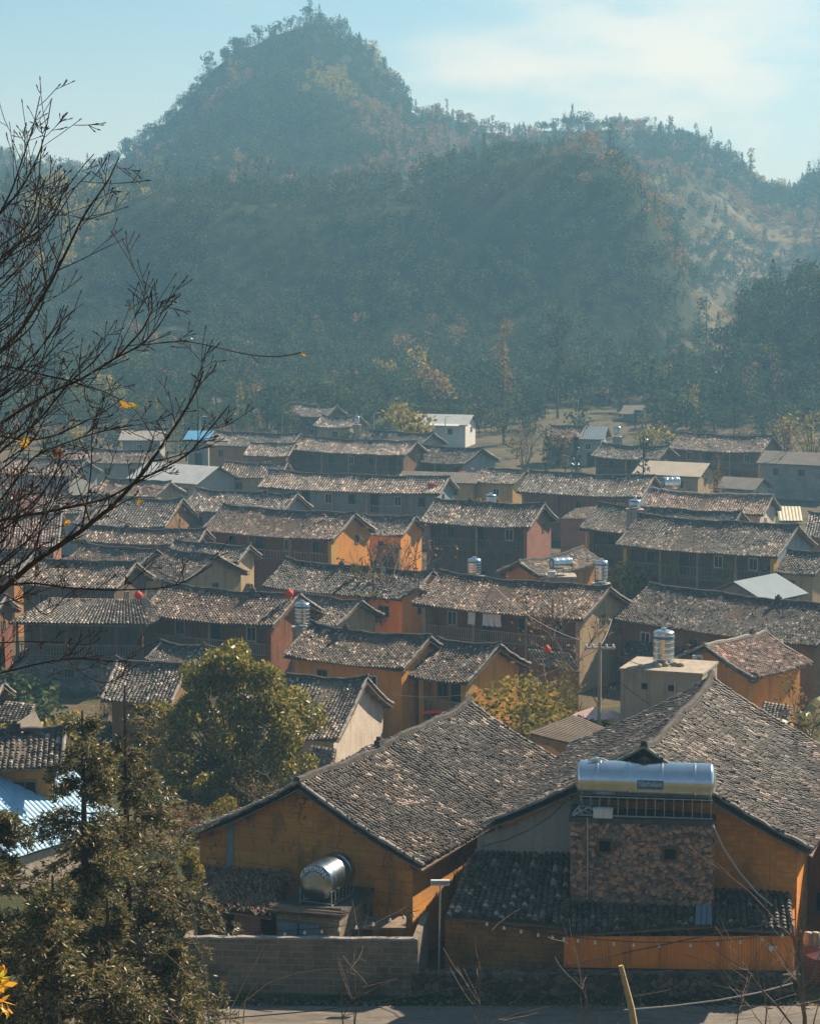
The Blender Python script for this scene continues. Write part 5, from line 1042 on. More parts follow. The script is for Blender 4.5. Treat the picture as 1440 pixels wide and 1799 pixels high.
# village wires
def wire3(a,b,sag,label): 
    o=MB().tube([Vector(p) for p in catenary(a,b,sag,14)],.016,4).build('cable',M['wire_pale'] if 'pale' in label else M['wire']); tag(o,label,'cable')
wire3(at(1052,1136,102),at(1300,1180,112),.7,'black wire from the insulators to the ochre gable at right')
wire3(at(1052,1140,102),at(690,1220,112),.9,'pale wire from the insulators to the small balcony house')
wire3(at(1052,1134,102),at(850,1010,150),.8,'pale wire from the insulators up to the upright tank below the brick gable')
wire3(at(1052,1136,102),at(1085,1035,172),.8,'pale wire from the insulators to the wide two storey house')
wire3(at(1090,1200,103.4),at(1420,1290,95),1.2,'black wire drooping in front of the concrete block')
# ---------------- vegetation ----------------
def leaf_quads(rs,C,size,asp=.5,up=0.0,jit=.4):
    """numpy: rhombus leaves at centres C"""
    n=len(C); d=rs.randn(n,3); d[:,2]+=up; d/=np.linalg.norm(d,axis=1)[:,None]; e=rs.randn(n,3); e-=d*(e*d).sum(1)[:,None]; e/=np.linalg.norm(e,axis=1)[:,None]
    s=(size*(1+jit*(rs.rand(n)*2-1)))[:,None]; a=C-d*s; b=C+e*s*asp; c=C+d*s; f=C-e*s*asp
    V=np.stack([a,b,c,f],1).reshape(-1,3); F=np.arange(4*n).reshape(n,4); return V,F
def blob_points(rs,blobs,n,shell=.55):
    w=np.array([b[3]**2 for b in blobs]); w/=w.sum(); k=rs.choice(len(blobs),n,p=w); B=np.array([b[:4] for b in blobs]); d=rs.randn(n,3); d/=np.linalg.norm(d,axis=1)[:,None]
    r=(shell+(1-shell)*rs.rand(n)**.7)[:,None]; flat=np.array([b[4] if len(b)>4 else 1 for b in blobs])[k][:,None]; dd=d*r*B[k,3][:,None]; dd[:,2]*=flat[:,0]; return B[k,:3]+dd
def branch_tree(mb,rs,p,d,l,r,depth,up=.15,spread=.6,n=4,tips=None,sides=5,kids=3,minr=.004):
    P=[Vector(p)]; dd=Vector(d).normalized(); R_=[r]
    for i in range(n):
        dd=(dd+Vector((rs.gauss(0,.10),rs.gauss(0,.10),rs.gauss(0,.06)+up*.3))).normalized(); P.append(P[-1]+dd*(l/n)); R_.append(max(minr,r*(1-.75*(i+1)/n)))
    mb.tube(P,R_,sides,False)
    if depth<=0:
        if tips is not None: tips.append(tuple(P[-1]))
        return
    for j in range(kids):
        i=rs.randint(1,n); q=P[i]; t=(P[i]-P[i-1]).normalized(); s=t.orthogonal().normalized(); s=Matrix.Rotation(rs.uniform(0,6.28),3,t)@s
        nd=(t*(1-spread*.4)+s*spread+Vector((0,0,up))).normalized(); branch_tree(mb,rs,q,nd,l*rs.uniform(.5,.75),max(minr,R_[i]*.7),depth-1,up,spread,max(2,n-1),tips,max(3,sides-1),kids,minr)
# --- prototypes for hillside trees (unit-ish metres) ---
def proto(kind,seed,nleaf):
    rs=np.random.RandomState(seed); pr=random.Random(seed); t=MB(); LS=1.0*min(1.,(230/max(nleaf,1))**.45)
    if kind=='broad':
        h=7.5; bl=[(rs.uniform(-1.6,1.6),rs.uniform(-1.6,1.6),rs.uniform(3.2,6.6),rs.uniform(.9,1.7),.8) for _ in range(8)]; C=blob_points(rs,bl,nleaf); V,F=leaf_quads(rs,C,LS*.30,.6)
        t.tube([(0,0,-1),(.1,0,2.5),(0,.1,5)],[.2,.14,.06],5,False)
        for b in bl[:4]: t.tube([(0,0,2.2),(b[0]*.5,b[1]*.5,b[2]*.7),(b[0],b[1],b[2])],[.1,.06,.03],4,False)
    elif kind=='round':
        bl=[(rs.uniform(-1.2,1.2),rs.uniform(-1.2,1.2),rs.uniform(1.2,3.6),rs.uniform(.8,1.4),.85) for _ in range(7)]; C=blob_points(rs,bl,nleaf); V,F=leaf_quads(rs,C,LS*.26,.6); t.tube([(0,0,-1),(0,0,2)],[.15,.08],5,False)
    elif kind=='cone':
        h=9; z=rs.rand(nleaf)**.8*7.4+1.2; rr=(1-(z-1.2)/7.8)*1.7*(.55+.45*rs.rand(nleaf))*(1+.25*np.sin(z*5)); a=rs.rand(nleaf)*6.28; C=np.stack([rr*np.cos(a),rr*np.sin(a),z-.25*rr],1); V,F=leaf_quads(rs,C,LS*.26,.45); t.tube([(0,0,-1),(0,0,8.6)],[.17,.03],5,False)
    elif kind=='tall':
        bl=[(rs.uniform(-.5,.5)+.2*i*pr.choice((-1,1))*.3,rs.uniform(-.6,.6),3.5+i*.85,rs.uniform(.55,1.0),.8) for i in range(8)]; C=blob_points(rs,bl,nleaf); V,F=leaf_quads(rs,C,LS*.24,.6); t.tube([(0,0,-1),(.15,0,5),(0,.1,10)],[.15,.1,.04],5,False)
    elif kind=='bamboo':
        V=[];bl=[]
        for i in range(9):
            a=rs.uniform(0,6.28); r_=rs.uniform(.3,1.6); h=rs.uniform(4.5,7.5); pts=[(0,0,-.5),(r_*.3*math.cos(a),r_*.3*math.sin(a),h*.6),(r_*math.cos(a),r_*math.sin(a),h)]; t.tube(pts,[.05,.04,.015],4,False)
            for k in range(5): s=.45+.13*k; bl.append((r_*s*math.cos(a),r_*s*math.sin(a),h*s,.45+.12*k if k<3 else .5,1.2))
        C=blob_points(rs,bl,nleaf,.2); V,F=leaf_quads(rs,C,LS*.22,.35,-.3)
    elif kind=='bare':
        tips=[]; branch_tree(t,pr,(0,0,-.6),(0,0,1),4.2,.13,3,.35,.7,4,tips,5,4,.022); C=np.array(tips); C=np.repeat(C,max(1,nleaf//max(1,len(C))),0)+rs.randn(max(1,nleaf//max(1,len(tips)))*len(tips),3)*.35; V,F=leaf_quads(rs,C,.12,.5)
    return t,np.array(V),F
PROT={}
def getproto(kind,seed,nleaf,leaf):
    key=(kind,seed,nleaf,leaf)
    if key not in PROT:
        t,V,F=proto(kind,seed,nleaf); tr=t.build('trunk',M['bark'] if kind!='bare' else M['bark_pale']); cr=npmesh('crown',V,F,M[leaf]); PROT[key]=(tr.data,cr.data); bpy.data.objects.remove(tr); bpy.data.objects.remove(cr)
    return PROT[key]
def put_tree(name,kind,seed,nleaf,leaf,loc,sc,label,cat,group=None,rz=None):
    td,cd_=getproto(kind,seed,nleaf,leaf); t=empty(name,loc,random.Random(int(loc[0]*97+loc[1])).uniform(0,6.28) if rz is None else rz,label,cat,group); t.scale=(sc if isinstance(sc,tuple) else (sc,sc,sc))
    link(bpy.data.objects.new('trunk',td),t); link(bpy.data.objects.new('crown',cd_),t); return t
# --- forest on the hills ---
rs=np.random.RandomState(5)
n=125000; x=rs.uniform(-200,200,n); y=rs.uniform(316,830,n); keep=np.abs(x/y)<.235; x,y=x[keep],y[keep]
z=terr(x,y); e=1.5; nx_=-(terr(x+e,y)-terr(x-e,y))/(2*e); ny_=-(terr(x,y+e)-terr(x,y-e))/(2*e); nl=np.sqrt(nx_**2+ny_**2+1)
vx,vy,vz=-x,-y,CZ-z; vl=np.sqrt(vx**2+vy**2+vz**2); face=(nx_*vx+ny_*vy+vz)/(nl*vl)
dens=np.clip(.25+.9*vnoise(x/28,y/28,77,3)+.35,0.06,1); az=x/y
terr_zone=(az>.125)&(y>440)&(y<700)          # open terraced slope on the right
dens=np.where(terr_zone,dens*.28,dens); scar=(az>.112)&(az<.150)&(y>345)&(z<19+24*(az-.11)*6); dens=np.where(scar,dens*.10,dens); dens=np.where(y<445,np.maximum(dens,.75)*np.where(scar,.15,1),dens); field=(az>.06)&(az<.112)&(y<352); dens=np.where(field,.02,dens)
keep=(face>-.12)&(rs.rand(len(x))<dens); x,y,z,face=x[keep],y[keep],z[keep],face[keep]
# thin so that trees are spaced
cell={}; idx=[]
for i in range(len(x)):
    c_=(int(x[i]/2.9),int(y[i]/3.1))
    if c_ in cell: continue
    cell[c_]=1; idx.append(i)
idx=np.array(idx); x,y,z=x[idx],y[idx],z[idx]
zone=vnoise(x/40,y/40,31,3); rr=rs.rand(len(x))
kinds=np.where((y<400)&(rr>.92),1,np.where(rr<.60,0,np.where(rr<.84,1,np.where(rr<.92,2,np.where(rr<.955,3,4))))); leafk=np.where(zone+rs.randn(len(x))*.09>.20,1,0)  # 1: dry tan
leafk=np.where((leafk==1)&(y<470)&(rs.rand(len(x))<.92),0,leafk)
leafk=np.where((leafk==0)&(vnoise(x/25,y/25,55,2)+rs.randn(len(x))*.10>np.where(y<450,.75,.55)),2,leafk)
order=np.argsort(y+rs.rand(len(x))*90); solo=set(order[:210].tolist())
KN=['broad','round','cone','tall','bare']; sc=rs.uniform(.70,1.42,len(x))*np.where(kinds==0,.82,1)*np.clip(.75+.25*vnoise(x/15,y/15,3,2)*2,.5,1.2)
variants={}
for k_,kn in enumerate(KN):
    for s_ in range(3 if k_<2 else 2):
        t,V,F=proto(kn,100+k_*10+s_,210 if kn!='bare' else 60); variants.setdefault(k_,[]).append((V,F,t))
acc={0:[[],[],0],1:[[],[],0],2:[[],[],0],'t':[[],[],0]}
LN=['leaf_forest','leaf_tan','leaf_yellow']; ADJ={0:'dark green',1:'dry tan',2:'yellow green'}
KIND_NAME={'broad':('broadleaf_tree','spreading broadleaf tree'),'round':('bushy_tree','low bushy tree'),'cone':('conifer_tree','pointed conifer'),'tall':('slender_tree','slender tall tree'),'bare':('bare_tree','bare branched tree')}
for i in range(len(x)):
    k_=int(kinds[i]); kn=KN[k_]; lf=int(leafk[i]) if kn!='cone' else 0; s_=i%len(variants[k_])
    if i in solo:
        nm,ds=KIND_NAME[kn]; put_tree(nm,kn,100+k_*10+s_,210 if kn!='bare' else 60,LN[lf],(x[i],y[i],z[i]-.3),float(sc[i]),'%s %s low on the wooded hillside'%(ADJ[lf],ds),'tree','%s %s on the lower hillside'%(ADJ[lf],ds)); continue
    V,F,t=variants[k_][s_]; a=rs.uniform(0,6.28); ca,sa=math.cos(a),math.sin(a); W_=V*sc[i]; W_=np.stack([W_[:,0]*ca-W_[:,1]*sa+x[i],W_[:,0]*sa+W_[:,1]*ca+y[i],W_[:,2]+z[i]-.3],1)
    A=acc[lf]; A[0].append(W_.astype(np.float32)); A[1].append((F+A[2]).astype(np.int32)); A[2]+=len(W_)
    if kn in('bare','tall') or rs.rand()<.08:
        TV=np.array(t.v)*sc[i]; TF=np.array([f for f in t.f if len(f)==4]); TV=np.stack([TV[:,0]*ca-TV[:,1]*sa+x[i],TV[:,0]*sa+TV[:,1]*ca+y[i],TV[:,2]+z[i]-.3],1); A=acc['t']; A[0].append(TV.astype(np.float32)); A[1].append((TF+A[2]).astype(np.int32)); A[2]+=len(TV)
open('/tmp/ft','w').write(str(len(x)))
Vs=[];Fs=[];MI=[];o=0
for j,key in enumerate((0,1,2,'t')):
    A=acc[key]
    if not A[0]: continue
    V=np.concatenate(A[0]);F=np.concatenate(A[1]); Vs.append(V);Fs.append(F+o);MI.append(np.full(len(F),j));o+=len(V)
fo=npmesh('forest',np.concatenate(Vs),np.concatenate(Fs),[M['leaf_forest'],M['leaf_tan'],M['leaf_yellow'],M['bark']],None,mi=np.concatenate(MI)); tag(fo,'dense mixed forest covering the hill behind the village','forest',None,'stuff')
# --- trees standing out on the skyline ---
rs=np.random.RandomState(77)
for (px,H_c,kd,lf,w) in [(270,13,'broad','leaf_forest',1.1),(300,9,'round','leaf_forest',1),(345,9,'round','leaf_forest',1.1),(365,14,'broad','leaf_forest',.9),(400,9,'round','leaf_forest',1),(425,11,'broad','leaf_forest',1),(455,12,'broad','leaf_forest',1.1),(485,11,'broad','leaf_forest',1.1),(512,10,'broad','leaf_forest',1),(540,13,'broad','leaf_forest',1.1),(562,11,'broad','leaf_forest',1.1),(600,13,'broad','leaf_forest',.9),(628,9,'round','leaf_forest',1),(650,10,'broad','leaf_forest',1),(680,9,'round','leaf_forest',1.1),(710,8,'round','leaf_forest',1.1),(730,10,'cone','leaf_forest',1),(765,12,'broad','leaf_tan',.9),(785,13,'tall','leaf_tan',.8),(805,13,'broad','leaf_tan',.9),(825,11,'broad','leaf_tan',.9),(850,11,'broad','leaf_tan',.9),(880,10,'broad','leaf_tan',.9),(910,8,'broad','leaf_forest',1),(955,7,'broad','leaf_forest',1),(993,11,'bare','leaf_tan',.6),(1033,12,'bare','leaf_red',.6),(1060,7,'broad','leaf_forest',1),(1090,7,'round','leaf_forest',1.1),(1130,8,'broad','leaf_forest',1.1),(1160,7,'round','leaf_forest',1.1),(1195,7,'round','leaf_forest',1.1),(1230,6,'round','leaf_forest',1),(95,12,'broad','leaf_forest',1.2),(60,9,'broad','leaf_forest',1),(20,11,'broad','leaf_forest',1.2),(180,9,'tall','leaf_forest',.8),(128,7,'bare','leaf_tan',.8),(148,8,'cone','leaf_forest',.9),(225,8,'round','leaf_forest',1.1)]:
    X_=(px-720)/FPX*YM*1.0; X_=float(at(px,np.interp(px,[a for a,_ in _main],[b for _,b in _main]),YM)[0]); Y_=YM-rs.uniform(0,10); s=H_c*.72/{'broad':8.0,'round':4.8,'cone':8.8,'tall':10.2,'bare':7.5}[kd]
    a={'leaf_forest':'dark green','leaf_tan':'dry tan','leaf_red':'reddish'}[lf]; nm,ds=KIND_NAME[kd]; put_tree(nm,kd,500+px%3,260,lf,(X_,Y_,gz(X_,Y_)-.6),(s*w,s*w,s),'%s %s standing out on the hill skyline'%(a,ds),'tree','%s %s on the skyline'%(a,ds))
# loose stones along the street
rs2=np.random.RandomState(19); n=900; X=rs2.uniform(-9,14,n); Y=np.concatenate([rs2.uniform(59.4,60.6,n//2),rs2.uniform(63.2,64.1,n-n//2)]); Z=terr(X,Y)+.06; s=rs2.uniform(.015,.055,n)
o8=np.array([(x_,y_,z_) for x_ in(-1,1) for y_ in(-1,1) for z_ in(-.5,.6)],float); V=(np.stack([X,Y,Z],1)[:,None,:]+o8[None]*s[:,None,None]*rs2.uniform(.6,1.3,(n,8,3))).reshape(-1,3); fb=np.array([(0,1,3,2),(4,6,7,5),(0,4,5,1),(2,3,7,6),(0,2,6,4),(1,5,7,3)]); F=(fb[None]+8*np.arange(n)[:,None,None]).reshape(-1,4)
tag(npmesh('loose_stones',V,F,M['palestone']),'loose stones and rubble along both edges of the street','stones',None,'stuff')
# --- near right dark hill trees ---
rs=np.random.RandomState(8); cnt=0
for i in range(3000):
    if cnt>=150: break
    az=rs.uniform(.118,.24); yy=rs.uniform(YN-52,YN+14); xx=az*yy; zz=gz(xx,yy)
    if zz<4.2: continue
    k=['broad','round','broad','tall','bamboo'][rs.randint(5)]; lf='leaf_tan' if rs.rand()<.16 else 'leaf_forest'; s=rs.uniform(.5,1.0)
    nm,ds=KIND_NAME.get(k,('bamboo_clump','feathery bamboo clump')); put_tree(nm,k,200+cnt%3,190,lf,(xx,yy,zz-.3),s,'%s %s on the dark right hand hill'%('dry tan' if lf=='leaf_tan' else 'dark green',ds),'tree' if k!='bamboo' else 'bamboo','%s %s on the right hand hill'%('dry tan' if lf=='leaf_tan' else 'dark green',ds)); cnt+=1
# --- placed trees in the village edge (photo pixels: x, base y, top y, Y) ---
def spot(px,pyb,pyt,Y,kind,leaf,name,label,cat='tree',w=1.0,nleaf=420,seed=300,group=None,cropH=None):
    H0={'broad':8.0,'round':4.8,'cone':8.8,'tall':10.2,'bamboo':7.6,'bare':7.5}[kind]
    b=at(px,pyb,Y); tp=at(px,pyt,Y); g=gz(b[0],b[1]); base=min(g,b[2]) if b[2]-g>1.5 else g; s=(tp[2]-base)/H0; wd=w*s
    return put_tree(name,kind,seed,nleaf,leaf,(b[0],b[1],base-.15),(wd,wd,s),label,cat,group)
spot(712,770,683,275,'broad','leaf_yellow','bushy_tree','yellowish leafy tree standing left of the white pavilion',w=1.25,nleaf=700)
spot(505,775,700,288,'broad','leaf_forest','broadleaf_tree','dark tree beside the far lamp left of the dim hut',w=.8,seed=301)
spot(885,700,552,330,'tall','leaf_tan','slender_tree','tall pale slender tree in front of the hill, left of the two tallest',w=.9,nleaf=600)
spot(980,700,535,335,'tall','leaf_forest','slender_tree','tall curved tree in front of the hill, right of the two tallest',w=.9,nleaf=600,seed=302)
spot(770,690,622,330,'broad','leaf_tan','broadleaf_tree','tree with dull russet crown in front of the hill foot',w=1.1,seed=303)
spot(920,770,690,270,'bare','leaf_tan','bare_tree','thin bare tree behind the blue gable house',nleaf=200)
spot(960,830,745,235,'tall','leaf_forest','slender_tree','dark thin leafy tree left of the pale blue block house',w=.55)
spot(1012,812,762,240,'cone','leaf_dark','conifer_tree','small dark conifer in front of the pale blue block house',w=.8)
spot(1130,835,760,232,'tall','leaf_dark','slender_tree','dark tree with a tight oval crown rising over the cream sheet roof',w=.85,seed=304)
spot(1259,845,795,225,'cone','leaf_tan','conifer_tree','grey brown conifer right of the cream sheet roof',w=1.0,seed=305)
spot(1180,775,708,300,'cone','leaf_dark','conifer_tree','dark rounded conifer left of the yellow bamboo plume',w=1.2,seed=306)
spot(1215,760,652,318,'bamboo','leaf_yellow','bamboo_clump','yellow bamboo plume below the earth scar',w=.8)
spot(1290,765,655,300,'tall','leaf_forest','slender_tree','dark narrow leafy tree right of the yellow bamboo plume',w=.7,seed=307)
spot(1145,775,728,290,'round','leaf_yellow','bushy_tree','pale bushy tree above the dark timber house',w=1.1)
spot(1380,800,700,262,'bamboo','leaf_tan','bamboo_clump','pale bamboo clump over the right end of the red balcony house',w=1.1,seed=308)
spot(1425,800,708,255,'bamboo','leaf_yellow','bamboo_clump','yellow green bamboo clump at the right edge behind the block house',w=1.2,seed=309)
spot(1330,785,740,275,'round','leaf_forest','bushy_tree','round dark bush behind the red balcony house',w=1.1,seed=310)
spot(1235,775,725,290,'broad','leaf_forest','broadleaf_tree','mid green tree between the conifer and the bamboo',w=1.1,seed=311)
spot(985,775,735,280,'round','leaf_tan','bushy_tree','orange brown bush above the pale blue block house',w=1)
spot(665,835,795,225,'round','leaf_yellow','bushy_tree','small yellow green bush in front of the brown gabled house',w=.7,seed=312)
spot(860,818,808,238,'round','leaf_red','bushy_tree','small rusty shrub right of the pale blue gable',w=2.0,seed=313)
spot(45,905,835,190,'bare','leaf_red','bare_tree','reddish twiggy tree at the left among the roofs',w=1.2,nleaf=900,seed=314)
spot(120,775,735,290,'round','leaf_forest','bushy_tree','dim round tree at the far left foot of the hill',w=1.4,seed=315)
spot(200,775,738,290,'round','leaf_forest','bushy_tree','dim round tree left of the far sheet roofed shed',w=1.4,seed=316)
# scrub belt along the hill foot: individually placed, sharing looks
rs=np.random.RandomState(21)
for i in range(240):
    px=rs.uniform(-60,1500); Y=rs.uniform(272,370); ff=960<px<1130 and 275<Y<345; b=at(px,700,Y); zz=gz(b[0],Y)
    if (1120<px<1300 and Y>340 and rs.rand()<.8) or (ff and rs.rand()<.85) or (px>640 and px<860 and Y<300): continue
    k=['round','broad','bare','round','round','cone'][rs.randint(6)]; lf=['leaf_forest','leaf_forest','leaf_forest','leaf_forest','leaf_forest','leaf_tan','leaf_yellow'][rs.randint(7)]; a={'leaf_forest':'dark green','leaf_tan':'dry tan','leaf_yellow':'yellow green'}[lf]
    nm,ds=KIND_NAME[k]; put_tree(nm,k,400+i%3,170,lf,(b[0],Y,zz-.3),rs.uniform(.4,.9),'%s %s in the scrub belt at the foot of the hill'%(a,ds),'tree','%s %s in the scrub belt'%(a,ds))
# --- trees between houses ---
# yellow green bush right of the balcony house
spot(955,1285,1170,106,'round','leaf_yellow','bushy_tree','yellow green bush between the balcony house and the utility pole',w=1.3,nleaf=3600,seed=320)
spot(995,1270,1150,112,'bamboo','leaf_yellow','bamboo_clump','sunlit yellow bamboo left of the utility pole',w=.9,nleaf=2600,seed=321)
spot(1010,1200,1130,116,'bare','leaf_tan','bare_tree','grey leafless bush behind the utility pole',w=1.3,nleaf=200,seed=322)
spot(1075,1220,1150,112,'bare','leaf_tan','bare_tree','grey leafless bush right of the utility pole',w=1.2,nleaf=200,seed=323)
spot(690,1010,945,150,'bare','leaf_tan','bare_tree','bare shrub between the orange gable and the brick gable house',w=1.2,nleaf=80,seed=324)
spot(905,1020,965,150,'bare','leaf_tan','bare_tree','bare shrub below the brick gable house balcony',w=1.0,nleaf=60,seed=325)
spot(640,1002,970,152,'round','leaf_yellow','bushy_tree','tiny yellow bush under the sunlit orange gable',w=.7,nleaf=300,seed=326)
# broad leafy tree
def leafy():
    Y=97.; b=at(400,1420,Y); g=gz(b[0],Y); top=at(430,1140,Y)[2]; rs=np.random.RandomState(3); pr=random.Random(3); w0=1.1*float(at(552,1250,Y)[0]-at(255,1250,Y)[0])/2; cx=0
    t=empty('leafy_tree',(float(at(405,1250,Y)[0]),Y,g-.1),0,'big round leafy tree in front of the red timber house','tree'); hc=top-g
    bl=[]
    prof=[(0.93,.30),(.86,.55),(.72,.86),(.58,1.0),(.44,.98),(.30,.8),(.2,.55)]
    for zf,wf in prof:
        for i in range(int(6+14*wf)):
            a=pr.uniform(0,6.28); r_=w0*wf*pr.uniform(.45,.88); bl.append((r_*math.cos(a)+(.25 if zf>.8 else 0),r_*math.sin(a),hc*zf+pr.uniform(-.5,.5),pr.uniform(.45,.95),.85))
    C=blob_points(rs,bl,40000,.35); V,F=leaf_quads(rs,C,.12,.40,-.4); npmesh('crown',V,F,M['leaf_tree'],t)
    mb=MB(); mb.tube([(0,0,-.2),(.1,0,hc*.3),(0,.1,hc*.6)],[.28,.2,.1],8,False)
    for b_ in bl[::3]: mb.tube([(0,0,hc*.2),(b_[0]*.45,b_[1]*.45,b_[2]*.7),(b_[0],b_[1],b_[2])],[.09,.05,.015],4,False)
    mb.build('trunk',M['bark'],t)
leafy()
# undergrowth around the big tree and left of the mud house
for i,(px,pyb,pyt,Y,kd,lf,w,nl,lab) in enumerate([(470,1440,1370,86,'bare','leaf_tan',1.6,500,'dry twiggy shrub under the big leafy tree'),(400,1470,1385,84,'round','leaf_yellow',1.1,1500,'yellow leaved shrub left of the mud house eave'),(330,1480,1395,82,'round','leaf_tan',1.3,1600,'tan leaved shrub between the conifer and the mud house'),(520,1400,1330,88,'bare','leaf_forest',1.6,700,'leggy shrub between the big leafy tree and the mud house ridge'),(250,1500,1420,80,'bare','leaf_tan',1.4,500,'bare bush behind the conifer trunks'),(75,1290,1245,112,'round','leaf_yellow',1.4,900,'small yellow flowering bush in the left yard'),(110,1262,1222,118,'round','leaf_yellow',.9,500,'small yellow bush below the tea pavilion basement'),(180,1210,1165,122,'bare','leaf_tan',1.0,300,'dry weeds beside the tea pavilion basement')]):
    spot(px,pyb,pyt,Y,kd,lf,'shrub',lab,'shrub',w,nl,330+i)
for i,(px,pyb,pyt,Y,kd,lf,w,nl,lab) in enumerate([(30,1205,1165,124,'round','leaf_forest',1.5,600,'dark bush left of the tea pavilion basement'),(90,1250,1215,120,'round','leaf_forest',1.6,600,'green weed patch in the left yard'),(150,1262,1230,116,'round','leaf_forest',1.2,500,'dark shrub behind the conifer tops'),(1000,1100,1060,128,'bare','leaf_tan',1.2,300,'twiggy shrub in front of the beige gable of the laundry house'),(655,1350,1310,90,'round','leaf_forest',1.1,500,'dark bush behind the mud house ridge'),(600,860,845,0,'','',1,1,''),(300,945,915,170,'bare','leaf_tan',1.0,200,'dry shrub between the left tiled roofs'),(1070,1270,1225,100,'round','leaf_forest',1.1,500,'green bush at the utility pole foot'),(1100,975,950,170,'round','leaf_yellow',.8,300,'small bush left of the wide two storey house'),(345,1300,1260,99,'round','leaf_forest',1.4,600,'dark undergrowth left of the leafy tree'),(690,975,950,160,'bare','leaf_tan',1.0,150,'bare bush by the tiled shack'),(1420,1620,1580,66.5,'bare','leaf_tan',1.2,200,'tangled twigs beside the orange sheet wall end'),(885,870,850,205,'round','leaf_tan',1.,300,'tan bush beside the yellow house wing')]):
    if lf: spot(px,pyb,pyt,Y,kd,lf,'shrub',lab,'shrub',w,nl,350+i)
# vine covered stub column left of the shed
q=at(338,1560,66.5); rs=np.random.RandomState(11); t=empty('ivy_column',(q[0],66.5,4.9),0,'yellowing creeper covered column left of the vine covered shed','creeper'); hh=float(at(338,1490,66.5)[2]-4.9)
bl=[(rs.uniform(-.15,.15),rs.uniform(-.2,.2),z_,.32,1.3) for z_ in np.arange(.3,hh-.2,.3)]; C=blob_points(rs,bl,5200,.6); V,F=leaf_quads(rs,C,.055,.6,-.3); npmesh('creeper_leaf',V,F,M['leaf_yellow'],t); MB().tube([(0,0,0),(0,0,hh-.3)],.18,8).build('post',M['wood_old'],t)
# --- conifers, foreground left ---
def conifer(px,pyt,Y,rad,seed,label,zlow=.12,lean=0,dens=1.0,gap=None):
    pr=random.Random(seed); rs=np.random.RandomState(seed); b=at(px,1700,Y); g=gz(b[0],Y); top=float(at(px,pyt,Y)[2]); h=top-g; t=empty('conifer',(b[0],Y,g-.2),pr.uniform(0,6.28),label,'conifer tree'); mb=MB(); mb.tube([(0,0,0),(lean*.5,0,h*.5),(lean,0,h)],[.14,.09,.02],8,False); C=[];D=[]
    z=h*zlow; 
    while z<h*.98:
        f=1-(z/h); rr=rad*(.25+.85*min(1,f*1.7))*(1-.35*max(0,f-.75)*2)
        if gap and gap[0]<z/h<gap[1]: rr*=.35
        n=pr.choice((1,3,4,5,6,6))
        for i in range(n):
            a=pr.uniform(0,6.28); l=rr*pr.uniform(.45,1.3); P=[]; nn=7
            for j in range(nn+1):
                s=j/nn; P.append(Vector((math.cos(a)*l*s,math.sin(a)*l*s,z+l*(.22*s-.42*s*s)))+Vector((lean*z/h,0,0)))
            mb.tube(P,[.03*(1-.8*j/nn)*(.5+f) for j in range(nn+1)],4,False)
            for j in range(2,nn+1):
                m=int((8+6*j/nn)*dens)
                for q in range(m):
                    side=pr.choice((-1,1)); w=l*.20*pr.random()*(1.2-j/nn*.5); c=P[j]+Vector((-math.sin(a)*side*w+pr.gauss(0,.05),math.cos(a)*side*w+pr.gauss(0,.05),pr.gauss(0,.07)-w*.15)); C.append(tuple(c)); D.append((math.cos(a)*.7-math.sin(a)*side*.9+pr.gauss(0,.35),math.sin(a)*.7+math.cos(a)*side*.9+pr.gauss(0,.35),pr.gauss(-.1,.4)))
        z+=pr.uniform(.20,.34)*(1.0 if h>6 else .8)
    C=np.array(C);D=np.array(D);D/=np.linalg.norm(D,axis=1)[:,None]
    # each tuft: three narrow leaves
    Vs=[];n=len(C)
    for q in range(4):
        d=D+rs.randn(n,3)*.45; d/=np.linalg.norm(d,axis=1)[:,None]; e_=np.cross(d,rs.randn(n,3)); e_/=np.linalg.norm(e_,axis=1)[:,None]; s=(rs.uniform(.06,.15,n))[:,None]; o_=C+rs.randn(n,3)*.02; Vs.append(np.stack([o_,o_+d*s*.5+e_*.016,o_+d*s*1.2,o_+d*s*.5-e_*.016],1).reshape(-1,3))
    V=np.concatenate(Vs); F=np.arange(len(V)).reshape(-1,4); npmesh('crown',V,F,M['leaf_con'],t); mb.build('trunk',M['bark'],t); return t
conifer(152,1232,44,1.45,1,'conifer whose bare trunk section shows against the pale blue roof',gap=(.42,.60))
conifer(226,1188,46,1.75,2,'tallest conifer in front of the big leafy tree')
conifer(-5,1400,42,1.5,3,'dark conifer cut by the left edge of the photo')
conifer(285,1500,47,1.0,4,'lower conifer nearest to the vine covered shed')
conifer(95,1520,40,1.2,5,'low dense conifer between the left edge and the bare trunk section')
conifer(190,1560,41,1.1,6,'low conifer above the parked motorbike')
conifer(300,1640,45,.7,7,'smallest conifer at the left end of the block fence')
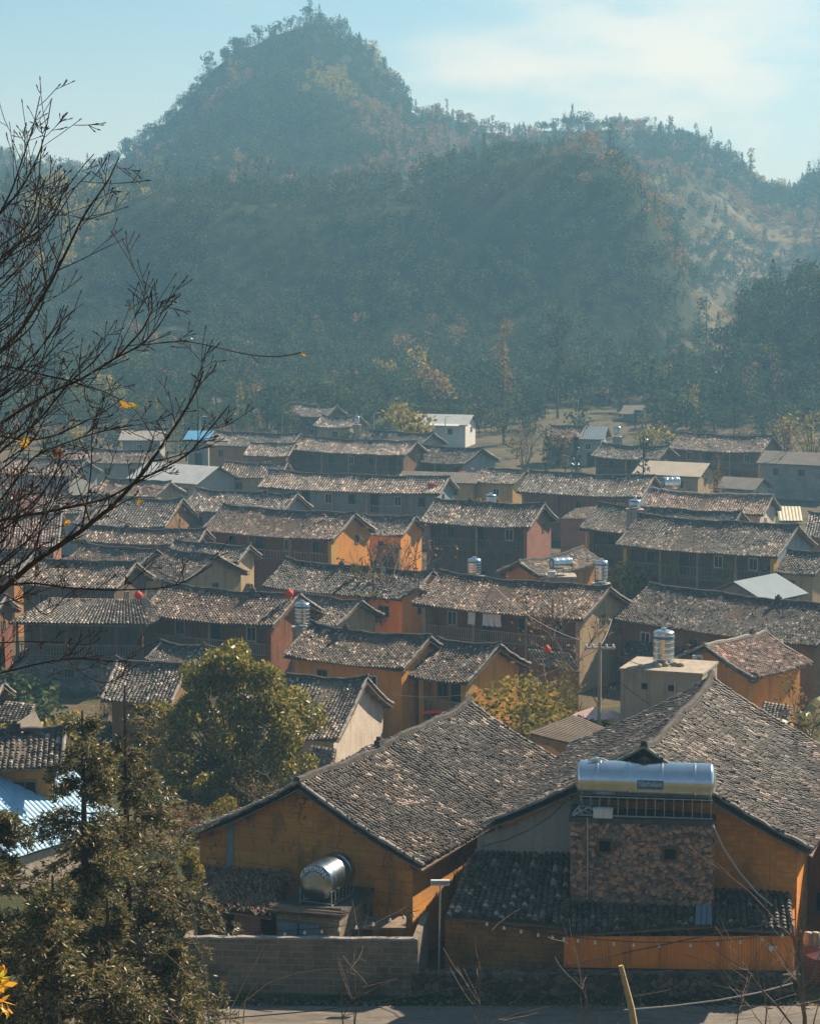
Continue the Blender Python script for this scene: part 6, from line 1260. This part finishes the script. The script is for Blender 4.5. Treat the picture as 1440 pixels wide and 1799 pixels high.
# --- foreground saplings ---
def sapling(px,pyb,pyt,Y,seed,label,r=.035,mat='bark_pale',kids=3,depth=2,spread=.8,lean=0):
    b=at(px,pyb,Y); g=b[2] if b[2]<gz(b[0],Y)+.3 else gz(b[0],Y); g=gz(b[0],Y); tp=at(px,pyt,Y)[2]; h=float(tp-g); pr=random.Random(seed); mb=MB()
    branch_tree(mb,pr,(0,0,-.1),(lean,0,1),h*.95,r,depth,.12,spread,6,None,5,kids,.006); o=mb.build('sapling',M[mat]); o.location=(b[0],Y,g); tag(o,label,'sapling','leafless saplings on the near bank of the street'); return o
for i,(px,yb,yt,Y,l,dp,k,sp) in enumerate([(385,1830,1690,40,'pale leafless sapling in front of the block fence left end',2,4,.9),(600,1830,1700,42,'leafless sapling in front of the block fence right half',2,4,.9),(617,1830,1705,43,'thin sapling close right of another before the block fence',1,3,.6),(818,1830,1655,44,'leafless sapling in front of the lean-to left corner',2,4,.8),(1045,1830,1715,44,'leafless sapling left of the broken pole',2,4,.7),(1293,1830,1710,46,'leafless sapling with one long arm in front of the retaining wall',2,3,1.0),(1408,1830,1560,50,'tall grey sapling trunk at the right end of the lean-to',2,5,.6),(1345,1830,1700,47,'twiggy sapling right of the long armed one',2,5,.8)]):
    sapling(px,yb,yt,Y,40+i,l,r=.03 if px!=1408 else .07,depth=dp,kids=k,spread=sp)
# dry grass stems
def stem(px,label,Y=18,r=.006):
    P=[at(x_,y_,Y) for x_,y_ in px]; P[0][2]=min(P[0][2],gz(P[0][0],Y)); P=[P[0]]+P[1:]; Q=[]
    for i in range(len(P)-1):
        for j in range(5): Q.append(P[i]*(1-j/5)+P[i+1]*(j/5))
    Q.append(P[-1]); o=MB().tube(Q,[r*(1-.8*i/(len(Q)-1)) for i in range(len(Q))],5).build('grass_stem',M['straw']); tag(o,label,'grass stem','tall dry grass stems at the bottom of the picture')
stem([(390,1830),(405,1775),(430,1725),(455,1680),(470,1650)],'straight dry grass stem leaning right before the block fence')
stem([(402,1830),(430,1760),(470,1728),(520,1710),(570,1703),(615,1704),(655,1714)],'long dry grass stem arching right over the block fence')
stem([(395,1830),(420,1775),(445,1735),(475,1690)],'thin dry grass stem between the straight and the arching one',r=.004)
# weeds along the near bank
rs=np.random.RandomState(4); V=[];
n=5200; px=rs.uniform(-40,1480,n); Y=rs.uniform(46,59.6,n); X=(px-720)/FPX*Y; Z=terr(X,Y); h=rs.uniform(.05,.30,n)*np.clip(vnoise(X*.8,Y*.8,5,2)+.7,.1,1.3); a=rs.rand(n)*6.28; dx=np.cos(a)*.02;dy=np.sin(a)*.02; lx=rs.randn(n)*.1*h*3; ly=rs.randn(n)*.1*h*3
V=np.stack([np.stack([X-dx,Y-dy,Z-.02],1),np.stack([X+dx,Y+dy,Z-.02],1),np.stack([X+dx*.3+lx,Y+dy*.3+ly,Z+h],1),np.stack([X-dx*.3+lx,Y-dy*.3+ly,Z+h],1)],1).reshape(-1,3)
g_=npmesh('roadside_grass',V,np.arange(4*n).reshape(n,4),M['leaf_tan']); tag(g_,'dry grass and weeds on the near bank of the street','grass',None,'stuff')
n=3800; X=rs.uniform(-8,14,n); Y=np.where(rs.rand(n)<.6,rs.uniform(63.55,64.25,n),rs.uniform(59.6,60.3,n)); Z=terr(X,Y); C=np.stack([X,Y,Z+rs.rand(n)*.18],1); V,F=leaf_quads(rs,C,.05,.5,.5); o=npmesh('verge_weeds',V,F,M['leaf_forest']); tag(o,'low green weeds at the foot of the fence and retaining wall','weeds',None,'stuff')
# banana plant at right
def banana(px,pyb,pyt,Y,seed,label):
    pr=random.Random(seed); b=at(px,pyb,Y); g=gz(b[0],Y); top=float(at(px,pyt,Y)[2]); h=top-g; t=empty('banana_plant',(b[0],Y,g),0,label,'banana plant'); mb=MB(); 
    for k in range(2): mb.tube([(k*.35,0,0),(k*.4,0,h*.55)],[.13,.09],8)
    mb.build('trunk',M['straw'],t)
    for i in range(9):
        a=pr.uniform(0,6.28); l=h*.5*pr.uniform(.7,1.1); V=[];n=8; lift=pr.uniform(.5,1.2)
        for j in range(n+1):
            s=j/n; w=.28*math.sin(math.pi*min(1,s*.9+.08)); c=Vector((math.cos(a)*l*s*.75+(i%2)*.35,math.sin(a)*l*s*.75,h*.52+l*(lift*s-.75*s*s))); sd=Vector((-math.sin(a),math.cos(a),0))*w; V+=[c-sd-Vector((0,0,w*.5)),c,c+sd-Vector((0,0,w*.5))]
        F=[]
        for j in range(n): F+=[(3*j,3*j+1,3*j+4,3*j+3),(3*j+1,3*j+2,3*j+5,3*j+4)]
        MB().add(V,F).build('leaf',M['leaf_banana'],t)
banana(1400,1330,1140,96,1,'ragged banana plant at the right edge in front of the pink roofed house')
spot(1395,1330,1210,93,'bare','leaf_tan','bare_tree','dry twiggy tree under the banana plant',w=1.1,nleaf=900,seed=350)
# --- bare tree, foreground left ---
bt=empty('bare_foreground_tree',(-6.0,17.0,gz(-6.0,17.0)),0,'large leafless tree reaching in from the left edge with a few orange leaves','tree')
TB=np.array(bt.location); pr=random.Random(12); tw=MB(); twig_tips=[]
def P3(pts,Y): 
    n=len(pts); return [Vector(at(x_,y_,Y(i/(n-1)))-TB) for i,(x_,y_) in enumerate(pts)]
def resample(P,step):
    Q=[]
    for i in range(len(P)-1):
        m=max(1,int((P[i+1]-P[i]).length/step))
        for j in range(m): Q.append(P[i].lerp(P[i+1],j/m))
    Q.append(P[-1]); return Q
def smooth(P):
    Q=list(P)
    for _ in range(2): Q=[Q[0]]+[(Q[i-1]+Q[i]*2+Q[i+1])/4 for i in range(1,len(Q)-1)]+[Q[-1]]
    return Q
def twig(p,d,l,r,depth):
    P=[p];dd=d.normalized();n=6;Rr=[r]; kink=Vector((pr.gauss(.1,.16),pr.gauss(0,.15),pr.uniform(-.02,.25)))
    for i in range(n):
        dd=(dd+kink*.09+Vector((pr.gauss(0,.045),pr.gauss(0,.045),pr.gauss(.01,.04)))).normalized(); P.append(P[-1]+dd*l/n); Rr.append(max(.0026,r*(1-.6*(i+1)/n)))
    tw.tube(P,Rr,4,False)
    if pr.random()<.8: tw.tube([P[-1],P[-1]+dd*.02],[.0055,.003],4)
    if depth>0:
        for k in range(pr.choice((1,1,2,3))):
            i=pr.randint(1,n-1); t_=(P[i+1]-P[i]).normalized(); s=Vector((pr.gauss(0,1),pr.gauss(0,.7),pr.gauss(.25,.8))); s=(s-t_*s.dot(t_)).normalized(); twig(P[i],t_*.8+s*pr.uniform(.45,.85),l*pr.uniform(.35,.62),Rr[i]*.75,depth-1)
def limb(pts,Ya,Yb,r0,r1,ntw=14,tl=.55,depth=2,f0=.05):
    P=smooth(resample(P3(pts,lambda s:Ya+(Yb-Ya)*s),.06)); n=len(P); Rr=[.52*r0+(.7*r1-.52*r0)*(i/(n-1))**.9 for i in range(n)]; Rr=[max(.0032,q*(1+pr.uniform(-.07,.07))) for q in Rr]; tw.tube(P,Rr,7,False)
    for k in range(int(ntw*1.35)):
        i=int((f0+(1-f0)*(k+pr.random())/int(ntw*1.35))*(n-2)); i=max(0,min(n-2,i)); t_=(P[i+1]-P[i]).normalized(); s=Vector((pr.gauss(0,1),pr.gauss(0,.7),pr.gauss(.35,.8))); s=(s-t_*s.dot(t_)).normalized()
        twig(P[i],t_*.85+s*pr.uniform(.45,.8),tl*.8*pr.uniform(.3,1.5)*(1-.3*i/n),min(Rr[i]*.6,.0075),depth)
hub=at(-330,1330,15.2)
trunk_pts=[Vector((0,0,-.3)),Vector((.1,-.2,3)),Vector(hub-TB)]
trk=MB(); trk.tube(smooth(resample(trunk_pts,.4)),[.17-.06*i/30 for i in range(len(resample(trunk_pts,.4)))],10,False); trk.build('trunk',M['bark_near'],bt)
hb=(-330,1330)
limb([hb,(-150,1180),(-40,1075),(0,1040),(60,987),(143,933),(200,887),(253,830),(293,770),(320,730),(347,683),(357,652)],15.2,12.0,.062,.006,26,.6)
limb([hb,(-120,990),(0,913),(80,900),(187,877),(247,843),(330,800),(380,740),(402,713)],15.2,13.0,.04,.005,18,.5)
limb([hb,(-170,800),(0,617),(37,580),(84,507),(121,433),(147,378),(191,316),(209,276)],15.2,12.5,.055,.005,26,.6)
limb([hb,(-180,620),(0,375),(22,331),(48,254),(59,221),(70,169)],15.2,13.2,.04,.004,14,.45)
limb([(0,375),(40,330),(73,261),(86,205),(90,175)],13.4,13.2,.014,.004,8,.4)
limb([hb,(-140,890),(0,745),(37,720),(92,687),(139,668),(205,628),(250,580),(268,544),(266,511)],15.2,12.2,.042,.005,26,.6)
limb([(205,628),(250,606),(280,572),(294,547)],12.5,12.2,.012,.004,5,.3)
limb([(250,606),(257,606),(312,597),(367,606),(422,621),(477,628),(512,624),(530,619)],12.3,12.0,.006,.003,2,.08,0)
limb([hb,(-120,930),(0,793),(66,742),(121,672),(160,640),(195,600)],15.2,13.0,.03,.005,16,.5)
limb([hb,(-160,650),(0,460),(60,425),(100,380),(130,330),(160,300)],15.2,13.6,.03,.004,14,.5)
limb([(-120,560),(0,470),(30,430),(85,395),(110,350),(108,335)],14.2,13.6,.016,.004,10,.4)
limb([(-160,1100),(0,1030),(53,1023),(110,1032),(183,1037),(250,1036),(310,1030),(345,1010),(373,993)],14.6,13.6,.020,.004,12,.4)
limb([(-160,1230),(0,1183),(60,1168),(117,1157),(165,1158),(213,1165),(240,1150)],14.6,13.6,.018,.004,9,.4)
limb([(-160,1120),(0,1130),(40,1127),(100,1128),(160,1135),(176,1120)],14.6,13.8,.012,.004,7,.3)
limb([(-160,800),(0,765),(50,775),(100,765),(180,725),(215,700)],14.6,13.0,.018,.004,14,.4)
limb([(-120,700),(0,640),(60,655),(120,668),(190,690),(240,720),(270,770)],14.4,12.8,.016,.004,12,.4)
limb([(0,880),(60,800),(110,780),(170,760),(225,748)],13.8,13.0,.014,.004,10,.4)
limb([(143,933),(155,870),(162,810),(160,760),(175,715)],12.8,12.5,.010,.004,6,.35)
limb([(84,507),(70,440),(66,370),(80,310)],13.1,13.0,.010,.004,6,.35)
limb([(60,987),(70,930),(95,880),(120,840)],13.2,13.0,.010,.004,6,.35)
limb([(20,1010),(80,1090),(120,1040),(150,1030)],13.4,13.1,.007,.004,4,.3)
limb([(117,1157),(150,1190),(190,1205),(240,1168)],13.9,13.6,.006,.003,4,.25)
for i in range(34):
    x0=pr.uniform(-60,75); y0=pr.uniform(380,1000); ln=pr.uniform(70,190); a_=pr.uniform(.75,1.45); pts=[(x0+ln*s*math.cos(a_)+pr.uniform(-5,5),y0-ln*s*math.sin(a_)+pr.uniform(-5,5)) for s in (0,.25,.5,.75,1)]; Yq=pr.uniform(12.8,14.2)
    limb([(x0-60,y0+45)]+pts,Yq+.2,Yq,.011,.004,5,.32,1)
tw.build('branch',M['bark_near'],bt)
def leaf_obj(px,py,Y,w,h,mat,n,seed):
    rs=np.random.RandomState(seed); c=at(px,py,Y)-TB; C=c+rs.randn(n,3)*np.array([w,w,h])*.33; V,F=leaf_quads(rs,C,min(w*.5,.026),.45); npmesh('autumn_leaf',V,F,M[mat],bt)
for i,a in enumerate([(226,713,12.6,.055,.03,'leaf_autumn',10),(533,622,12.0,.022,.02,'leaf_autumn',6),(287,652,12.3,.02,.015,'leaf_red',5),(42,775,13.6,.06,.05,'leaf_autumn',12),(100,795,13.4,.04,.03,'leaf_red',8),(246,880,12.4,.035,.03,'leaf_autumn',6),(338,596,12.2,.015,.01,'leaf_red',3),(380,606,12.1,.01,.01,'leaf_red',2),(118,918,13,.04,.03,'leaf_autumn',6),(310,893,12.4,.02,.02,'leaf_autumn',4)]): leaf_obj(*a,seed=i+60)
# bright autumn leaves in the lower left corner
t=empty('yellow_leaf_shrub',(float(at(-10,1780,14)[0]),14.,gz(-1.9,14)),0,'small bright yellow leaved twig in the lower left corner','shrub'); T=np.array(t.location)
rs=np.random.RandomState(2); C=np.concatenate([at(5,1715,14)-T+rs.randn(16,3)*.04,at(8,1768,14)-T+rs.randn(12,3)*.035]); V,F=leaf_quads(rs,C,.05,.4); npmesh('leaf',V,F,M['leaf_autumn'],t); MB().tube([(0,0,0),tuple(at(-5,1750,14)-T),tuple(at(6,1700,14)-T)],[.012,.006,.003],5).build('stem',M['bark_near'],t)

# ---------------- haze ----------------
mb=MB(); mb.box(-700,-70,-4,700,1045,140); hzb=mb.build('haze',None.__class__ and M['dark']); hzb.data.materials.clear()
hm=bpy.data.materials.new('morning haze'); hm.use_nodes=True; t_=hm.node_tree; t_.nodes.clear(); o_=t_.nodes.new('ShaderNodeOutputMaterial'); v_=t_.nodes.new('ShaderNodeVolumePrincipled'); v_.inputs['Color'].default_value=(.27,.56,.80,1); v_.inputs['Density'].default_value=HAZE; v_.inputs['Anisotropy'].default_value=.25
t_.links.new(v_.outputs[0],o_.inputs['Volume']); hzb.data.materials.append(hm); hzb['kind']='stuff'; hzb['label']='pale blue morning haze over the village and hills'
hm.cycles.homogeneous_volume=True if hasattr(hm.cycles,'homogeneous_volume') else False
